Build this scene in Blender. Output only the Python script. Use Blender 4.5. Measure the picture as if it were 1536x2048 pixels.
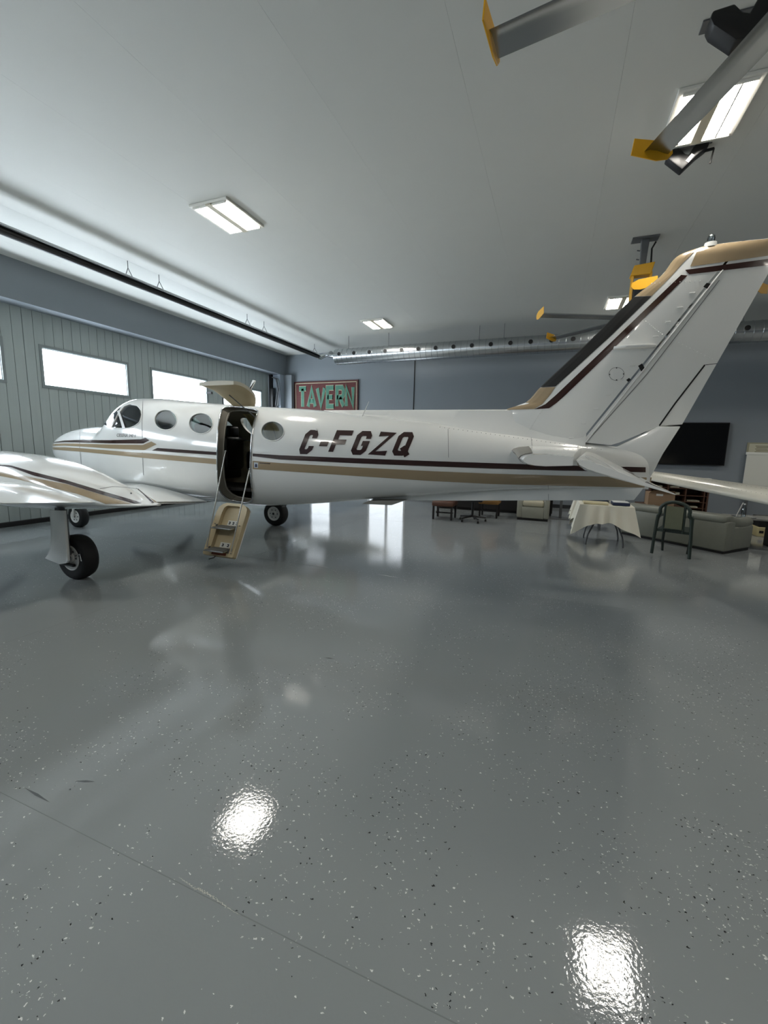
import bpy, bmesh, math, random
import numpy as np
from mathutils import Vector, Matrix
random.seed(7)
for o in list(bpy.data.objects): bpy.data.objects.remove(o)
scn = bpy.context.scene; COL = scn.collection
sin, cos, pi = math.sin, math.cos, math.pi

# ------------------------------------------------------------------ camera
CAM_H = 1.6; F = 858.99
YAW, PITCH, ROLL = [math.radians(a) for a in (-21.3134, 8.5804, -1.28085)]
fw = Vector((sin(YAW)*cos(PITCH), cos(YAW)*cos(PITCH), -sin(PITCH)))
r0 = Vector((cos(YAW), -sin(YAW), 0)); d0 = fw.cross(r0)
RT = cos(ROLL)*r0 + sin(ROLL)*d0; DN = -sin(ROLL)*r0 + cos(ROLL)*d0
EYE = Vector((0, 0, CAM_H))
cd = bpy.data.cameras.new('camera'); cam = bpy.data.objects.new('camera', cd); COL.objects.link(cam)
cd.sensor_fit = 'VERTICAL'; cd.sensor_height = 36; cd.sensor_width = 27; cd.lens = 36*F/2048
cd.clip_start = 0.02; cd.clip_end = 200
m = Matrix(((RT.x, -DN.x, -fw.x), (RT.y, -DN.y, -fw.y), (RT.z, -DN.z, -fw.z))).to_4x4()
m.translation = EYE; cam.matrix_world = m; scn.camera = cam
# ------------------------------------------------------------------ world, exposure
w = bpy.data.worlds.new('overcast_sky'); scn.world = w; w.use_nodes = True
w.node_tree.nodes['Background'].inputs[0].default_value = (0.80, 0.88, 1.0, 1)
w.node_tree.nodes['Background'].inputs[1].default_value = 1.0
scn.view_settings.view_transform = 'Standard'; scn.view_settings.look = 'None'
scn.view_settings.gamma = 1.0; scn.view_settings.use_curve_mapping = False
scn.view_settings.exposure = 0.68
TUBE_EMIT = 36.0; PANE_EMIT = 12.5; BACKDOOR_EMIT = 1.1

def ray(px, py): return RT*((px-768)/F) + DN*((py-1024)/F) + fw
def at(px, py, X=None, Y=None, Z=None):
    "point of the hangar seen at a photo pixel, at a known depth (Y), side (X) or height (Z)"
    v = ray(px, py)
    t = (Z-CAM_H)/v.z if Z is not None else (X/v.x if X is not None else Y/v.y)
    return EYE + v*t

# ------------------------------------------------------------------ materials
def lin(c):
    return tuple((x/255/12.92 if x/255 <= .04045 else ((x/255+.055)/1.055)**2.4) for x in c) + (1,)
MATS = {}
def mat(name, rgb, rough=.5, metal=0, coat=0, noise=0, nscale=8, bump=0, bscale=60, spec=.5, stretch=None):
    if name in MATS: return MATS[name]
    M = bpy.data.materials.new(name); M.use_nodes = True; nt = M.node_tree; P = nt.nodes['Principled BSDF']
    c = lin(rgb); P.inputs['Base Color'].default_value = c
    P.inputs['Roughness'].default_value = rough; P.inputs['Metallic'].default_value = metal
    P.inputs['Coat Weight'].default_value = coat; P.inputs['Coat Roughness'].default_value = .04
    P.inputs['Specular IOR Level'].default_value = spec
    if noise or bump:
        tc = nt.nodes.new('ShaderNodeTexCoord'); src = tc.outputs['Object']
        if stretch:
            mp = nt.nodes.new('ShaderNodeMapping'); mp.inputs['Scale'].default_value = stretch
            nt.links.new(src, mp.inputs['Vector']); src = mp.outputs[0]
    if noise:
        n = nt.nodes.new('ShaderNodeTexNoise'); n.inputs['Scale'].default_value = nscale; n.inputs['Detail'].default_value = 5
        nt.links.new(src, n.inputs['Vector'])
        mx = nt.nodes.new('ShaderNodeMix'); mx.data_type = 'RGBA'
        mx.inputs[6].default_value = tuple(v*(1-noise) for v in c[:3]) + (1,)
        mx.inputs[7].default_value = tuple(min(1, v*(1+noise)) for v in c[:3]) + (1,)
        nt.links.new(n.outputs[0], mx.inputs[0]); nt.links.new(mx.outputs[2], P.inputs['Base Color'])
    if bump:
        n2 = nt.nodes.new('ShaderNodeTexNoise'); n2.inputs['Scale'].default_value = bscale; n2.inputs['Detail'].default_value = 3
        nt.links.new(src, n2.inputs['Vector'])
        b = nt.nodes.new('ShaderNodeBump'); b.inputs['Strength'].default_value = bump; b.inputs['Distance'].default_value = .01
        nt.links.new(n2.outputs[0], b.inputs['Height']); nt.links.new(b.outputs[0], P.inputs['Normal'])
    MATS[name] = M; return M
def emit(name, rgb, s):
    M = bpy.data.materials.new(name); M.use_nodes = True; P = M.node_tree.nodes['Principled BSDF']
    P.inputs['Base Color'].default_value = (.8, .8, .8, 1); P.inputs['Emission Color'].default_value = lin(rgb)
    P.inputs['Emission Strength'].default_value = s; MATS[name] = M; return M
def glass(name, rgb, gl=.12, rough=.01):
    M = bpy.data.materials.new(name); M.use_nodes = True; nt = M.node_tree; nt.nodes.clear()
    o = nt.nodes.new('ShaderNodeOutputMaterial'); mx = nt.nodes.new('ShaderNodeMixShader')
    t = nt.nodes.new('ShaderNodeBsdfTransparent'); t.inputs[0].default_value = lin(rgb)
    g = nt.nodes.new('ShaderNodeBsdfGlossy'); g.inputs['Roughness'].default_value = rough
    fr = nt.nodes.new('ShaderNodeFresnel'); fr.inputs[0].default_value = 1.5
    ad = nt.nodes.new('ShaderNodeMath'); ad.operation = 'ADD'; ad.inputs[1].default_value = gl; ad.use_clamp = True
    nt.links.new(fr.outputs[0], ad.inputs[0]); nt.links.new(ad.outputs[0], mx.inputs[0])
    nt.links.new(t.outputs[0], mx.inputs[1]); nt.links.new(g.outputs[0], mx.inputs[2]); nt.links.new(mx.outputs[0], o.inputs[0])
    MATS[name] = M; return M
def floor_mat():
    M = bpy.data.materials.new('grey_epoxy_with_flakes'); M.use_nodes = True; nt = M.node_tree; L = nt.links
    P = nt.nodes['Principled BSDF']; N = nt.nodes.new
    tc = N('ShaderNodeTexCoord')
    big = N('ShaderNodeTexNoise'); big.inputs['Scale'].default_value = .8; big.inputs['Detail'].default_value = 4
    L.new(tc.outputs['Object'], big.inputs['Vector'])
    base = N('ShaderNodeMix'); base.data_type = 'RGBA'
    base.inputs[6].default_value = lin((134, 139, 140)); base.inputs[7].default_value = lin((142, 147, 148))
    L.new(big.outputs[0], base.inputs[0]); col = base.outputs[2]
    dens = N('ShaderNodeTexNoise'); dens.inputs['Scale'].default_value = 2.2; dens.inputs['Detail'].default_value = 3
    L.new(tc.outputs['Object'], dens.inputs['Vector'])
    for k, (sc, rgb, thr, rad) in enumerate(((44, (222, 224, 222), .055, .26), (46, (26, 28, 30), .035, .25), (84, (205, 208, 206), .04, .26))):
        mp = N('ShaderNodeMapping'); mp.inputs['Location'].default_value = (3.3*k, 7.7*k, 0); mp.inputs['Scale'].default_value = (1, 1.25, 1)
        L.new(tc.outputs['Object'], mp.inputs['Vector'])
        nz = N('ShaderNodeTexNoise'); nz.inputs['Scale'].default_value = 90; L.new(mp.outputs[0], nz.inputs['Vector'])
        wob = N('ShaderNodeMix'); wob.data_type = 'RGBA'; wob.blend_type = 'LINEAR_LIGHT'; wob.inputs[0].default_value = .012
        L.new(mp.outputs[0], wob.inputs[6]); L.new(nz.outputs[1], wob.inputs[7])
        v = N('ShaderNodeTexVoronoi'); v.voronoi_dimensions = '2D'; v.inputs['Scale'].default_value = sc
        L.new(wob.outputs[2], v.inputs['Vector'])
        near = N('ShaderNodeMath'); near.operation = 'LESS_THAN'; near.inputs[1].default_value = rad*.55
        L.new(v.outputs['Distance'], near.inputs[0])
        sep = N('ShaderNodeSeparateColor'); L.new(v.outputs['Color'], sep.inputs[0])
        md = N('ShaderNodeMath'); md.operation = 'MULTIPLY_ADD'; md.inputs[1].default_value = .55; md.inputs[2].default_value = thr-.275
        L.new(dens.outputs[0], md.inputs[0])
        pick = N('ShaderNodeMath'); pick.operation = 'LESS_THAN'; L.new(sep.outputs[0], pick.inputs[0]); L.new(md.outputs[0], pick.inputs[1])
        mul = N('ShaderNodeMath'); mul.operation = 'MULTIPLY'; L.new(near.outputs[0], mul.inputs[0]); L.new(pick.outputs[0], mul.inputs[1])
        mx = N('ShaderNodeMix'); mx.data_type = 'RGBA'; mx.inputs[7].default_value = lin(rgb)
        L.new(mul.outputs[0], mx.inputs[0]); L.new(col, mx.inputs[6]); col = mx.outputs[2]
    L.new(col, P.inputs['Base Color'])
    P.inputs['Roughness'].default_value = .05; P.inputs['Specular IOR Level'].default_value = .5
    b1 = N('ShaderNodeTexNoise'); b1.inputs['Scale'].default_value = 75; b1.inputs['Detail'].default_value = 2
    b2 = N('ShaderNodeTexNoise'); b2.inputs['Scale'].default_value = 6; b2.inputs['Detail'].default_value = 2
    L.new(tc.outputs['Object'], b1.inputs['Vector']); L.new(tc.outputs['Object'], b2.inputs['Vector'])
    ba = N('ShaderNodeBump'); ba.inputs['Strength'].default_value = .22; ba.inputs['Distance'].default_value = .0016
    bb = N('ShaderNodeBump'); bb.inputs['Strength'].default_value = .06; bb.inputs['Distance'].default_value = .004
    L.new(b1.outputs[0], ba.inputs['Height']); L.new(b2.outputs[0], bb.inputs['Height'])
    L.new(ba.outputs[0], bb.inputs['Normal']); L.new(bb.outputs[0], P.inputs['Normal'])
    MATS['floor'] = M; return M
FLOOR = floor_mat()
CEIL = mat('white_ceiling_paint', (212, 213, 208), .6, noise=.02, nscale=3)
WALL = mat('blue_grey_wall_paint', (128, 135, 141), .55, noise=.04, nscale=1.5, bump=.05, bscale=40)
DOORP = mat('pale_grey_green_board_paint', (166, 175, 173), .5, noise=.07, nscale=3, stretch=(1, 6, .4))
FRAMEP = mat('grey_window_frame', (132, 140, 140), .45)
RUBBER = mat('black_rubber_seal', (16, 16, 17), .6)
BLACK = mat('black_plastic', (14, 14, 15), .4)
WHITE = mat('white_aircraft_paint', (232, 233, 230), .16, coat=.7, noise=.01, nscale=2)
BROWN = mat('dark_brown_stripe_paint', (50, 23, 18), .2, coat=.5)
TAN = mat('tan_stripe_paint', (156, 137, 108), .22, coat=.5)
BOOT = mat('black_deice_boot', (20, 20, 20), .42)
BOOTG = mat('grey_deice_boot', (128, 126, 118), .5)
SEAM = mat('panel_joint_grey', (120, 122, 122), .5)
GAP = mat('dark_gap', (18, 18, 18), .7)
BEIGE = mat('beige_cabin_trim', (188, 172, 138), .55, noise=.12, nscale=6)
CABIN = mat('cabin_lining', (150, 144, 122), .7)
CHROME = mat('polished_metal', (200, 202, 204), .16, 1)
ALU = mat('brushed_aluminium', (176, 178, 178), .24, 1, bump=.03, bscale=200, stretch=(1, 30, 1))
GALV = mat('galvanised_duct', (184, 188, 190), .26, 1, noise=.06, nscale=5)
YELLOW = mat('yellow_plastic', (232, 172, 20), .4)
STEEL = mat('grey_steel', (104, 106, 108), .45, .4)
TYRE = mat('tyre_rubber', (18, 18, 19), .62, bump=.1)
HUB = mat('pale_grey_wheel_paint', (218, 218, 214), .35)
LEATHER = mat('black_leather', (18, 18, 20), .38)
CURTAIN = mat('yellowish_curtain', (206, 194, 146), .8)
TINT = glass('tinted_cabin_glass', (178, 214, 208), .26)
CLEAR = glass('clear_glass', (226, 234, 238), .10)
TUBE = emit('fluorescent_tube', (255, 249, 239), TUBE_EMIT)
PANE = emit('daylit_window_pane', (232, 244, 255), PANE_EMIT)
BPANE = emit('daylit_door_glass', (236, 246, 255), BACKDOOR_EMIT)

# ------------------------------------------------------------------ builders
WO = {}
def link(o, parent=None):
    COL.objects.link(o)
    if parent is not None: o.parent = parent
    return o
def tag(o, label=None, cat=None, group=None, kind=None):
    if label: o['label'] = label
    if cat: o['category'] = cat
    if group: o['group'] = group
    if kind: o['kind'] = kind
    return o
def thing(name, label, cat, loc=(0, 0, 0), group=None):
    o = bpy.data.objects.new(name, None); o.location = loc; o.empty_display_size = .1; link(o); WO[o] = Vector(loc)
    return tag(o, label, cat, group)
class B:
    def __init__(s): s.v = []; s.f = []; s.mi = []
    def add(s, vs, fs, mi=0):
        n = len(s.v); s.v += [tuple(p) for p in vs]; s.f += [tuple(i+n for i in f) for f in fs]; s.mi += [mi]*len(fs); return s
    def bmadd(s, bm, mi=0):
        bm.verts.index_update(); s.add([v.co[:] for v in bm.verts], [[v.index for v in f.verts] for f in bm.faces], mi); bm.free(); return s
    def box(s, lo, hi, bev=0, seg=2, M=None, mi=0):
        bm = bmesh.new(); bmesh.ops.create_cube(bm, size=1)
        c = [(a+b)/2 for a, b in zip(lo, hi)]; d = [abs(b-a) for a, b in zip(lo, hi)]
        for v in bm.verts: v.co = Vector((v.co.x*d[0]+c[0], v.co.y*d[1]+c[1], v.co.z*d[2]+c[2]))
        if bev: bmesh.ops.bevel(bm, geom=bm.edges[:], offset=min(bev, min(d)*.45), segments=seg, profile=.5, affect='EDGES')
        if M: bm.transform(M)
        return s.bmadd(bm, mi)
    def tube(s, path, r, seg=10, cap=True, mi=0):
        P = [Vector(p) for p in path]; rs = r if hasattr(r, '__len__') else [r]*len(P)
        vs = []; up = None
        for i, p in enumerate(P):
            t = (P[min(i+1, len(P)-1)] - P[max(i-1, 0)]).normalized()
            if up is None: up = t.orthogonal().normalized()
            a = (up - t*up.dot(t)).normalized(); up = a; b = t.cross(a)
            vs += [p + (a*cos(2*pi*k/seg) + b*sin(2*pi*k/seg))*rs[i] for k in range(seg)]
        fs = [(i*seg+k, i*seg+(k+1) % seg, (i+1)*seg+(k+1) % seg, (i+1)*seg+k) for i in range(len(P)-1) for k in range(seg)]
        if cap: fs += [tuple(range(seg))[::-1], tuple((len(P)-1)*seg+k for k in range(seg))]
        return s.add(vs, fs, mi)
    def prism(s, poly, ax, a, b, bev=0, mi=0):
        "polygon in the two axes other than ax, extruded along ax from a to b"
        def mk(p, t): return [(t, p[0], p[1]), (p[0], t, p[1]), (p[0], p[1], t)][ax]
        n = len(poly); vs = [mk(p, a) for p in poly] + [mk(p, b) for p in poly]
        fs = [tuple(range(n)), tuple(range(n, 2*n))[::-1]] + [(i, i+n, (i+1) % n+n, (i+1) % n) for i in range(n)]
        bm = bmesh.new(); bv = [bm.verts.new(v) for v in vs]
        for f in fs: bm.faces.new([bv[i] for i in f])
        bmesh.ops.recalc_face_normals(bm, faces=bm.faces[:])
        if bev: bmesh.ops.bevel(bm, geom=bm.edges[:], offset=bev, segments=2, profile=.5, affect='EDGES', clamp_overlap=True)
        return s.bmadd(bm, mi)
    def lathe(s, prof, c, ax=2, seg=28, mi=0, cap=True):
        "profile (r, h) turned about an axis"
        vs = []
        for r, h in prof:
            for k in range(seg):
                u, v = r*cos(2*pi*k/seg), r*sin(2*pi*k/seg)
                p = [(h, u, v), (u, h, v), (u, v, h)][ax]; vs.append((p[0]+c[0], p[1]+c[1], p[2]+c[2]))
        n = len(prof)
        fs = [(i*seg+k, i*seg+(k+1) % seg, (i+1)*seg+(k+1) % seg, (i+1)*seg+k) for i in range(n-1) for k in range(seg)]
        if cap: fs += [tuple(range(seg))[::-1], tuple((n-1)*seg+k for k in range(seg))]
        return s.add(vs, fs, mi)
    def grid(s, rows, closed=False, mi=0):
        n = len(rows[0]); vs = [p for r in rows for p in r]; c = n if closed else n-1
        return s.add(vs, [(i*n+k, i*n+(k+1) % n, (i+1)*n+(k+1) % n, (i+1)*n+k) for i in range(len(rows)-1) for k in range(c)], mi)
    def done(s, name, mt, parent=None, smooth=None, local=False, fixn=True, base=None):
        org = WO.get(parent, Vector()) if not local else Vector()
        V = [Vector(v) for v in s.v]
        if parent is None and not local:
            org = Vector(base) if base else Vector(((min(v.x for v in V)+max(v.x for v in V))/2, (min(v.y for v in V)+max(v.y for v in V))/2, min(v.z for v in V)))
        me = bpy.data.meshes.new(name); me.from_pydata([v-org for v in V], [], s.f)
        for k in (mt if isinstance(mt, (list, tuple)) else [mt]): me.materials.append(k)
        me.polygons.foreach_set('material_index', s.mi)
        if fixn:
            bm = bmesh.new(); bm.from_mesh(me); bmesh.ops.recalc_face_normals(bm, faces=bm.faces[:]); bm.to_mesh(me); bm.free()
        if smooth is not None: me.shade_smooth(); me.set_sharp_from_angle(angle=math.radians(smooth))
        o = bpy.data.objects.new(name, me); link(o, parent)
        if parent is None and not local: o.location = org
        WO[o] = WO[parent] if parent in WO else org
        return o
def struct(o, label=None): o['kind'] = 'structure'; return tag(o, label)
def copy_tree(o, parent=None):
    c = o.copy(); link(c, parent)
    for ch in list(o.children): copy_tree(ch, c)
    return c

# ================================================================== room shell
XL, XR, YB, YF, ZC = -9.24, 9.3, 13.1, -4.6, 4.65
XS, ZS = -8.86, 3.97      # face and underside of the header above the hangar door
fl = struct(B().box((XL-.3, YF-.2, -.25), (XR+.2, YB+.2, 0)).done('floor', FLOOR), 'glossy grey epoxy floor speckled with white and black flakes')
JOINT = mat('floor_joint', (124, 129, 130), .2)
for k, x in enumerate((-7.82, -3.94, 3.82)): B().box((x-.0015, YF, 0), (x+.0015, YB, .0006)).done('control_joint', JOINT, fl)
for y in (1.0, 4.88, 8.76): B().box((XL, y-.0015, 0), (XR, y+.0015, .0006)).done('control_joint', JOINT, fl)
# worn pale scratch along the joint and dark scuffs
SCR = mat('pale_scratch', (196, 196, 188), .5); SCU = mat('dark_scuff', (66, 70, 72), .4)
b = B()
for i in range(110):
    t = i/109; p = at(358+t*122, 1755+t*74+2*sin(t*9), Z=0); k = max(0, 1-abs(t-.42)*1.6)
    ln = random.uniform(.001, .003)*(.5+k); s_ = random.uniform(.0006, .0022)*(.4+1.2*k); p.y += random.uniform(-.004, .004)*k
    b.add([(p.x-ln, p.y-s_*random.random(), .0009), (p.x+ln*.3, p.y-s_, .0009), (p.x+ln, p.y+s_*random.random(), .0009), (p.x-ln*.4, p.y+s_, .0009)], [(0, 1, 2, 3)])
tag(b.done('scratch', SCR, fl, fixn=False), 'pale flaking scratch along a floor joint', kind='stuff')
for (x0, y0, x1, y1) in ((152, 1562, 190, 1563), (647, 1315, 670, 1318), (48, 1575, 100, 1605), (0, 1146, 28, 1144), (74, 1182, 90, 1178), (615, 1128, 660, 1136), (752, 1148, 800, 1156)):
    p, q = at(x0, y0, Z=0), at(x1, y1, Z=0); n = (q-p).cross(Vector((0, 0, 1))).normalized()*.006
    B().add([p+Vector((0, 0, .001)), (p+q)/2+n+Vector((0, 0, .001)), q+Vector((0, 0, .001)), (p+q)/2-n+Vector((0, 0, .001))], [(0, 1, 2, 3)]).done('scuff_mark', SCU if y0 > 1140 and x0 < 700 else SCR, fl)
ce = struct(B().box((XL-.3, YF-.2, ZC+.012), (XR+.2, YB+.2, ZC+.2)).done('ceiling', mat('ceiling_joint', (150, 150, 146), .7)), 'flat pale grey panelled ceiling')
x = .28-8*1.22
while x < XR:
    lo, hi = max(x+.0006, XS), min(x+1.22-.0006, XR)
    if hi-lo > .05: B().box((lo, YF, ZC), (hi, YB, ZC+.02)).done('ceiling_panel', CEIL, ce)
    x += 1.22
# left side: hangar door of vertical boards with a strip of windows
wl = struct(B().box((XL-.25, YF, ZS), (XL-.05, YB, ZC)).box((XL-.25, 12.85, 0), (XL-.05, YB, ZS)).done('wall_left', WALL))
WIN = [(.66+2.43*k, 2.44+2.43*k) for k in range(-2, 5)]
WIN = [(a+.03, b_) for a, b_ in WIN if b_ < 12.4 and a > YF]
dr = struct(B().box((XL-.08, YF, .09), (XL-.03, 12.62, 2.60)).box((XL-.08, YF, 3.37), (XL-.03, 12.62, ZS)).done('door_1', mat('door_core', (96, 102, 101), .7)), 'hangar door of pale grey green vertical boards with long windows')
PW = .1755
y = 5.086-PW*55
while y < 12.6:
    a, b_ = max(y+.004, YF), min(y+PW-.004, 12.6)
    if b_-a > .03:
        hit = [wn for wn in WIN if b_ > wn[0]-.05 and a < wn[1]+.05]
        spans = [(.09, 2.585), (3.385, ZS)] if hit else [(.09, ZS)]
        dx = random.uniform(-.003, .003)
        for wn in hit:
            for c0, c1 in ((a, min(b_, wn[0]-.05)), (max(a, wn[1]+.05), b_)):
                if c1-c0 > .01: B().box((XL-.03, c0, 2.585), (XL+dx, c1, 3.385)).done('board', DOORP, dr)
        for z0, z1 in spans: B().box((XL-.03, a, z0), (XL+dx, b_, z1)).done('board', DOORP, dr)
    y += PW
gaps = []; ys = YF
for a, b_ in WIN: gaps.append((ys, a-.05)); ys = b_+.05
gaps.append((ys, 12.62))
bb = B()
for a, b_ in gaps: bb.box((XL-.08, a, 2.58), (XL-.034, b_, 3.39))
bb.done('mullion_panel', DOORP, dr)
B().box((XL-.06, YF, 0), (XL+.03, 12.6, .085), .01).done('rubber_seal', RUBBER, dr)
for i, (a, b_) in enumerate(WIN):
    g = B()
    for q in (((XL-.06, a-.05, 2.585), (XL+.018, b_+.05, 2.635)), ((XL-.06, a-.05, 3.33), (XL+.018, b_+.05, 3.385)), ((XL-.06, a-.05, 2.635), (XL+.018, a, 3.33)), ((XL-.06, b_, 2.635), (XL+.018, b_+.05, 3.33))): g.box(*q)
    wf = struct(g.done('window_%d' % (i+1), FRAMEP), 'long horizontal window in the hangar door')
    B().box((XL-.055, a, 2.635), (XL-.04, b_, 3.33)).done('pane', PANE, wf)
    h = B()
    for q in (((XL-.04, a, 2.635), (XL-.005, b_, 2.65)), ((XL-.04, a, 3.315), (XL-.005, b_, 3.33)), ((XL-.04, a, 2.65), (XL-.005, a+.015, 3.315)), ((XL-.04, b_-.015, 2.65), (XL-.005, b_, 3.315))): h.box(*q)
    h.done('glazing_bead', mat('pale_bead', (196, 204, 206), .4), wf)
struct(B().box((XL-.2, YF, ZS), (XS, YB, ZC)).done('trim_1', WALL), 'deep blue grey header beam above the hangar door')
# back wall with a glazed door and a tall window hidden behind the aircraft
DX0, DX1, WX0, WX1 = -5.71, -4.39, -7.93, -7.10
g = B()
for x0, x1, z0, z1 in ((XL-.3, WX0, 0, ZC), (WX0, WX1, 0, .15), (WX0, WX1, 2.15, ZC), (WX1, DX0, 0, ZC), (DX0, DX1, 2.2, ZC), (DX1, XR+.2, 0, ZC)): g.box((x0, YB, z0), (x1, YB+.2, z1))
wb = struct(g.done('wall_back', WALL), 'blue grey painted back wall')
B().box((-4.212, YB-.02, 2.2), (-4.19, YB, ZC)).done('conduit', GAP, wb)
g = B()
for q in (((DX0, YB-.02, 0), (DX0+.06, YB+.1, 2.2)), ((DX1-.06, YB-.02, 0), (DX1, YB+.1, 2.2)), ((DX0, YB-.02, 2.14), (DX1, YB+.1, 2.2)), ((DX0, YB-.01, 0), (DX1, YB+.09, .12)), ((-5.08, YB-.01, 0), (-5.0, YB+.09, 2.2))): g.box(*q)
d2 = struct(g.done('door_2', mat('white_door_frame', (206, 208, 208), .4)), 'glazed double door letting daylight in at the back')
for x0, x1 in ((DX0+.06, -5.08), (-5.0, DX1-.06)): B().box((x0, YB+.04, .12), (x1, YB+.06, 2.14)).done('pane', BPANE, d2)
g = B()
for q in (((WX0, YB-.02, .15), (WX0+.05, YB+.1, 2.15)), ((WX1-.05, YB-.02, .15), (WX1, YB+.1, 2.15)), ((WX0, YB-.02, 2.1), (WX1, YB+.1, 2.15)), ((WX0, YB-.02, .15), (WX1, YB+.1, .2)), ((WX0, YB-.01, 1.1), (WX1, YB+.09, 1.16))): g.box(*q)
w9 = struct(g.done('window_9', MATS['white_door_frame']), 'tall window in the back wall')
for z0, z1 in ((.2, 1.1), (1.16, 2.1)): B().box((WX0+.05, YB+.04, z0), (WX1-.05, YB+.06, z1)).done('pane', BPANE, w9)
struct(B().box((XR, YF, 0), (XR+.2, YB, ZC)).done('wall_right', WALL))
struct(B().box((XL-.3, YF-.2, 0), (XR+.2, YF, ZC)).done('wall_front', WALL))
struct(B().box((DX1, YB-.015, 0), (XR, YB, .1)).done('baseboard_back', mat('dark_baseboard', (40, 42, 44), .5)))

# ================================================================== lofted bodies
def herm(xs, ys, x):
    xs = np.array(xs, float); ys = np.array(ys, float); h = np.diff(xs); d = np.diff(ys)/h; n = len(xs)
    mm = np.zeros(n); mm[0] = d[0]; mm[-1] = d[-1]
    for i in range(1, n-1):
        if d[i-1]*d[i] > 0:
            w1, w2 = 2*h[i]+h[i-1], h[i]+2*h[i-1]; mm[i] = (w1+w2)/(w1/d[i-1]+w2/d[i])
    x = np.clip(x, xs[0], xs[-1]); i = np.clip(np.searchsorted(xs, x)-1, 0, n-2); t = (x-xs[i])/h[i]
    return (2*t**3-3*t**2+1)*ys[i]+(t**3-2*t**2+t)*h[i]*mm[i]+(-2*t**3+3*t**2)*ys[i+1]+(t**3-t**2)*h[i]*mm[i+1]
class Loft:
    def __init__(s, st, y0, n=2.2):
        s.X = [a[0] for a in st]; s.zt = [a[1] for a in st]; s.zb = [a[2] for a in st]; s.hw = [a[3] for a in st]; s.y0 = y0; s.n = n
        s.K = 3000; xs = [s.X[0]+(s.X[-1]-s.X[0])*i/s.K for i in range(s.K+1)]
        A = [herm(s.X, q, np.array(xs)) for q in (s.zt, s.zb, s.hw)]
        s.T = [((float(t)+float(b_))/2, max((float(t)-float(b_))/2, 1e-4), max(float(a), 1e-4)) for t, b_, a in zip(*A)]
    def sec(s, x):
        k = (x-s.X[0])/(s.X[-1]-s.X[0])*s.K
        if k <= 0: return s.T[0]
        if k >= s.K: return s.T[-1]
        i = int(k); f = k-i; A, C = s.T[i], s.T[i+1]
        return A[0]+(C[0]-A[0])*f, A[1]+(C[1]-A[1])*f, A[2]+(C[2]-A[2])*f
    def val(s, p):
        zc, bb, a = s.sec(p.x); v = (abs(p.y-s.y0)/a)**s.n + (abs(p.z-zc)/bb)**s.n - 1
        if p.x < s.X[0]: v += 50*(s.X[0]-p.x)
        if p.x > s.X[-1]: v += 50*(p.x-s.X[-1])
        return v
    def side(s, x, z, sgn=-1):
        zc, bb, a = s.sec(x); u = min(1, abs(z-zc)/bb); return s.y0 + sgn*a*(1-u**s.n)**(1/s.n)
    def normal(s, p):
        e = 1e-3; g = Vector([(s.val(p+Vector(d)*e)-s.val(p-Vector(d)*e)) for d in ((1, 0, 0), (0, 1, 0), (0, 0, 1))])
        return g.normalized() if g.length > 0 else Vector((0, -1, 0))
    def hit(s, px, py, off=.004):
        "first point of the body on the line of sight through a photo pixel"
        v = ray(px, py); w_ = max(s.hw)+.05
        t0, t1 = (s.y0-w_)/v.y, (s.y0+.02)/v.y; best = None; N = 48; pv = None
        for i in range(N+1):
            t = t0+(t1-t0)*i/N; q = s.val(EYE+v*t)
            if q <= 0 and pv is not None:
                a, c = pv, t
                for _ in range(18):
                    mid = (a+c)/2
                    if s.val(EYE+v*mid) > 0: a = mid
                    else: c = mid
                p = EYE+v*c; return p+s.normal(p)*off
            if best is None or q < best[0]: best = (q, t)
            pv = t
        p = EYE+v*best[1]; return p+s.normal(p)*off
    def rows(s, N=130, seg=72, inset=0, x0=None, x1=None):
        x0 = s.X[0] if x0 is None else x0; x1 = s.X[-1] if x1 is None else x1
        R = []
        for i in range(N+1):
            u = i/N; x = x0+(x1-x0)*(u if inset else (.5-.5*cos(pi*u))*.35+u*.65)
            zc, bb, a = s.sec(x); bb = max(bb-inset, .01); a = max(a-inset, .01); row = []
            for k in range(seg):
                c, q = cos(2*pi*k/seg), sin(2*pi*k/seg)
                row.append((x, s.y0+a*math.copysign(abs(c)**(2/s.n), c), zc+bb*math.copysign(abs(q)**(2/s.n), q)))
            R.append(row)
        return R
    def solid(s, bld, mi=0, **k):
        R = s.rows(**k); bld.grid(R, True, mi); n = len(R[0]); tot = len(bld.v); L_ = len(R)*n
        bld.f += [tuple(tot-L_+i for i in range(n))[::-1], tuple(tot-n+i for i in range(n))]; bld.mi += [mi, mi]; return bld
def resample(pl, n):
    P = [Vector((p[0], p[1], 0)) for p in pl]; d = [0]
    for a, c in zip(P, P[1:]): d.append(d[-1]+(c-a).length)
    out = []
    for i in range(n):
        t = d[-1]*i/(n-1); k = 0
        while k < len(d)-2 and d[k+1] < t: k += 1
        u = (t-d[k])/max(d[k+1]-d[k], 1e-9); q = P[k].lerp(P[k+1], u); out.append((q.x, q.y))
    return out
def band(bld, surf, up, lo, n=40, m_=4, off=.004):
    "painted band between two outlines traced on the body"
    A, C = resample(up, n), resample(lo, n)
    return bld.grid([[surf(a[0]+(c[0]-a[0])*j/m_, a[1]+(c[1]-a[1])*j/m_, off) for j in range(m_+1)] for a, c in zip(A, C)])

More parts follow.
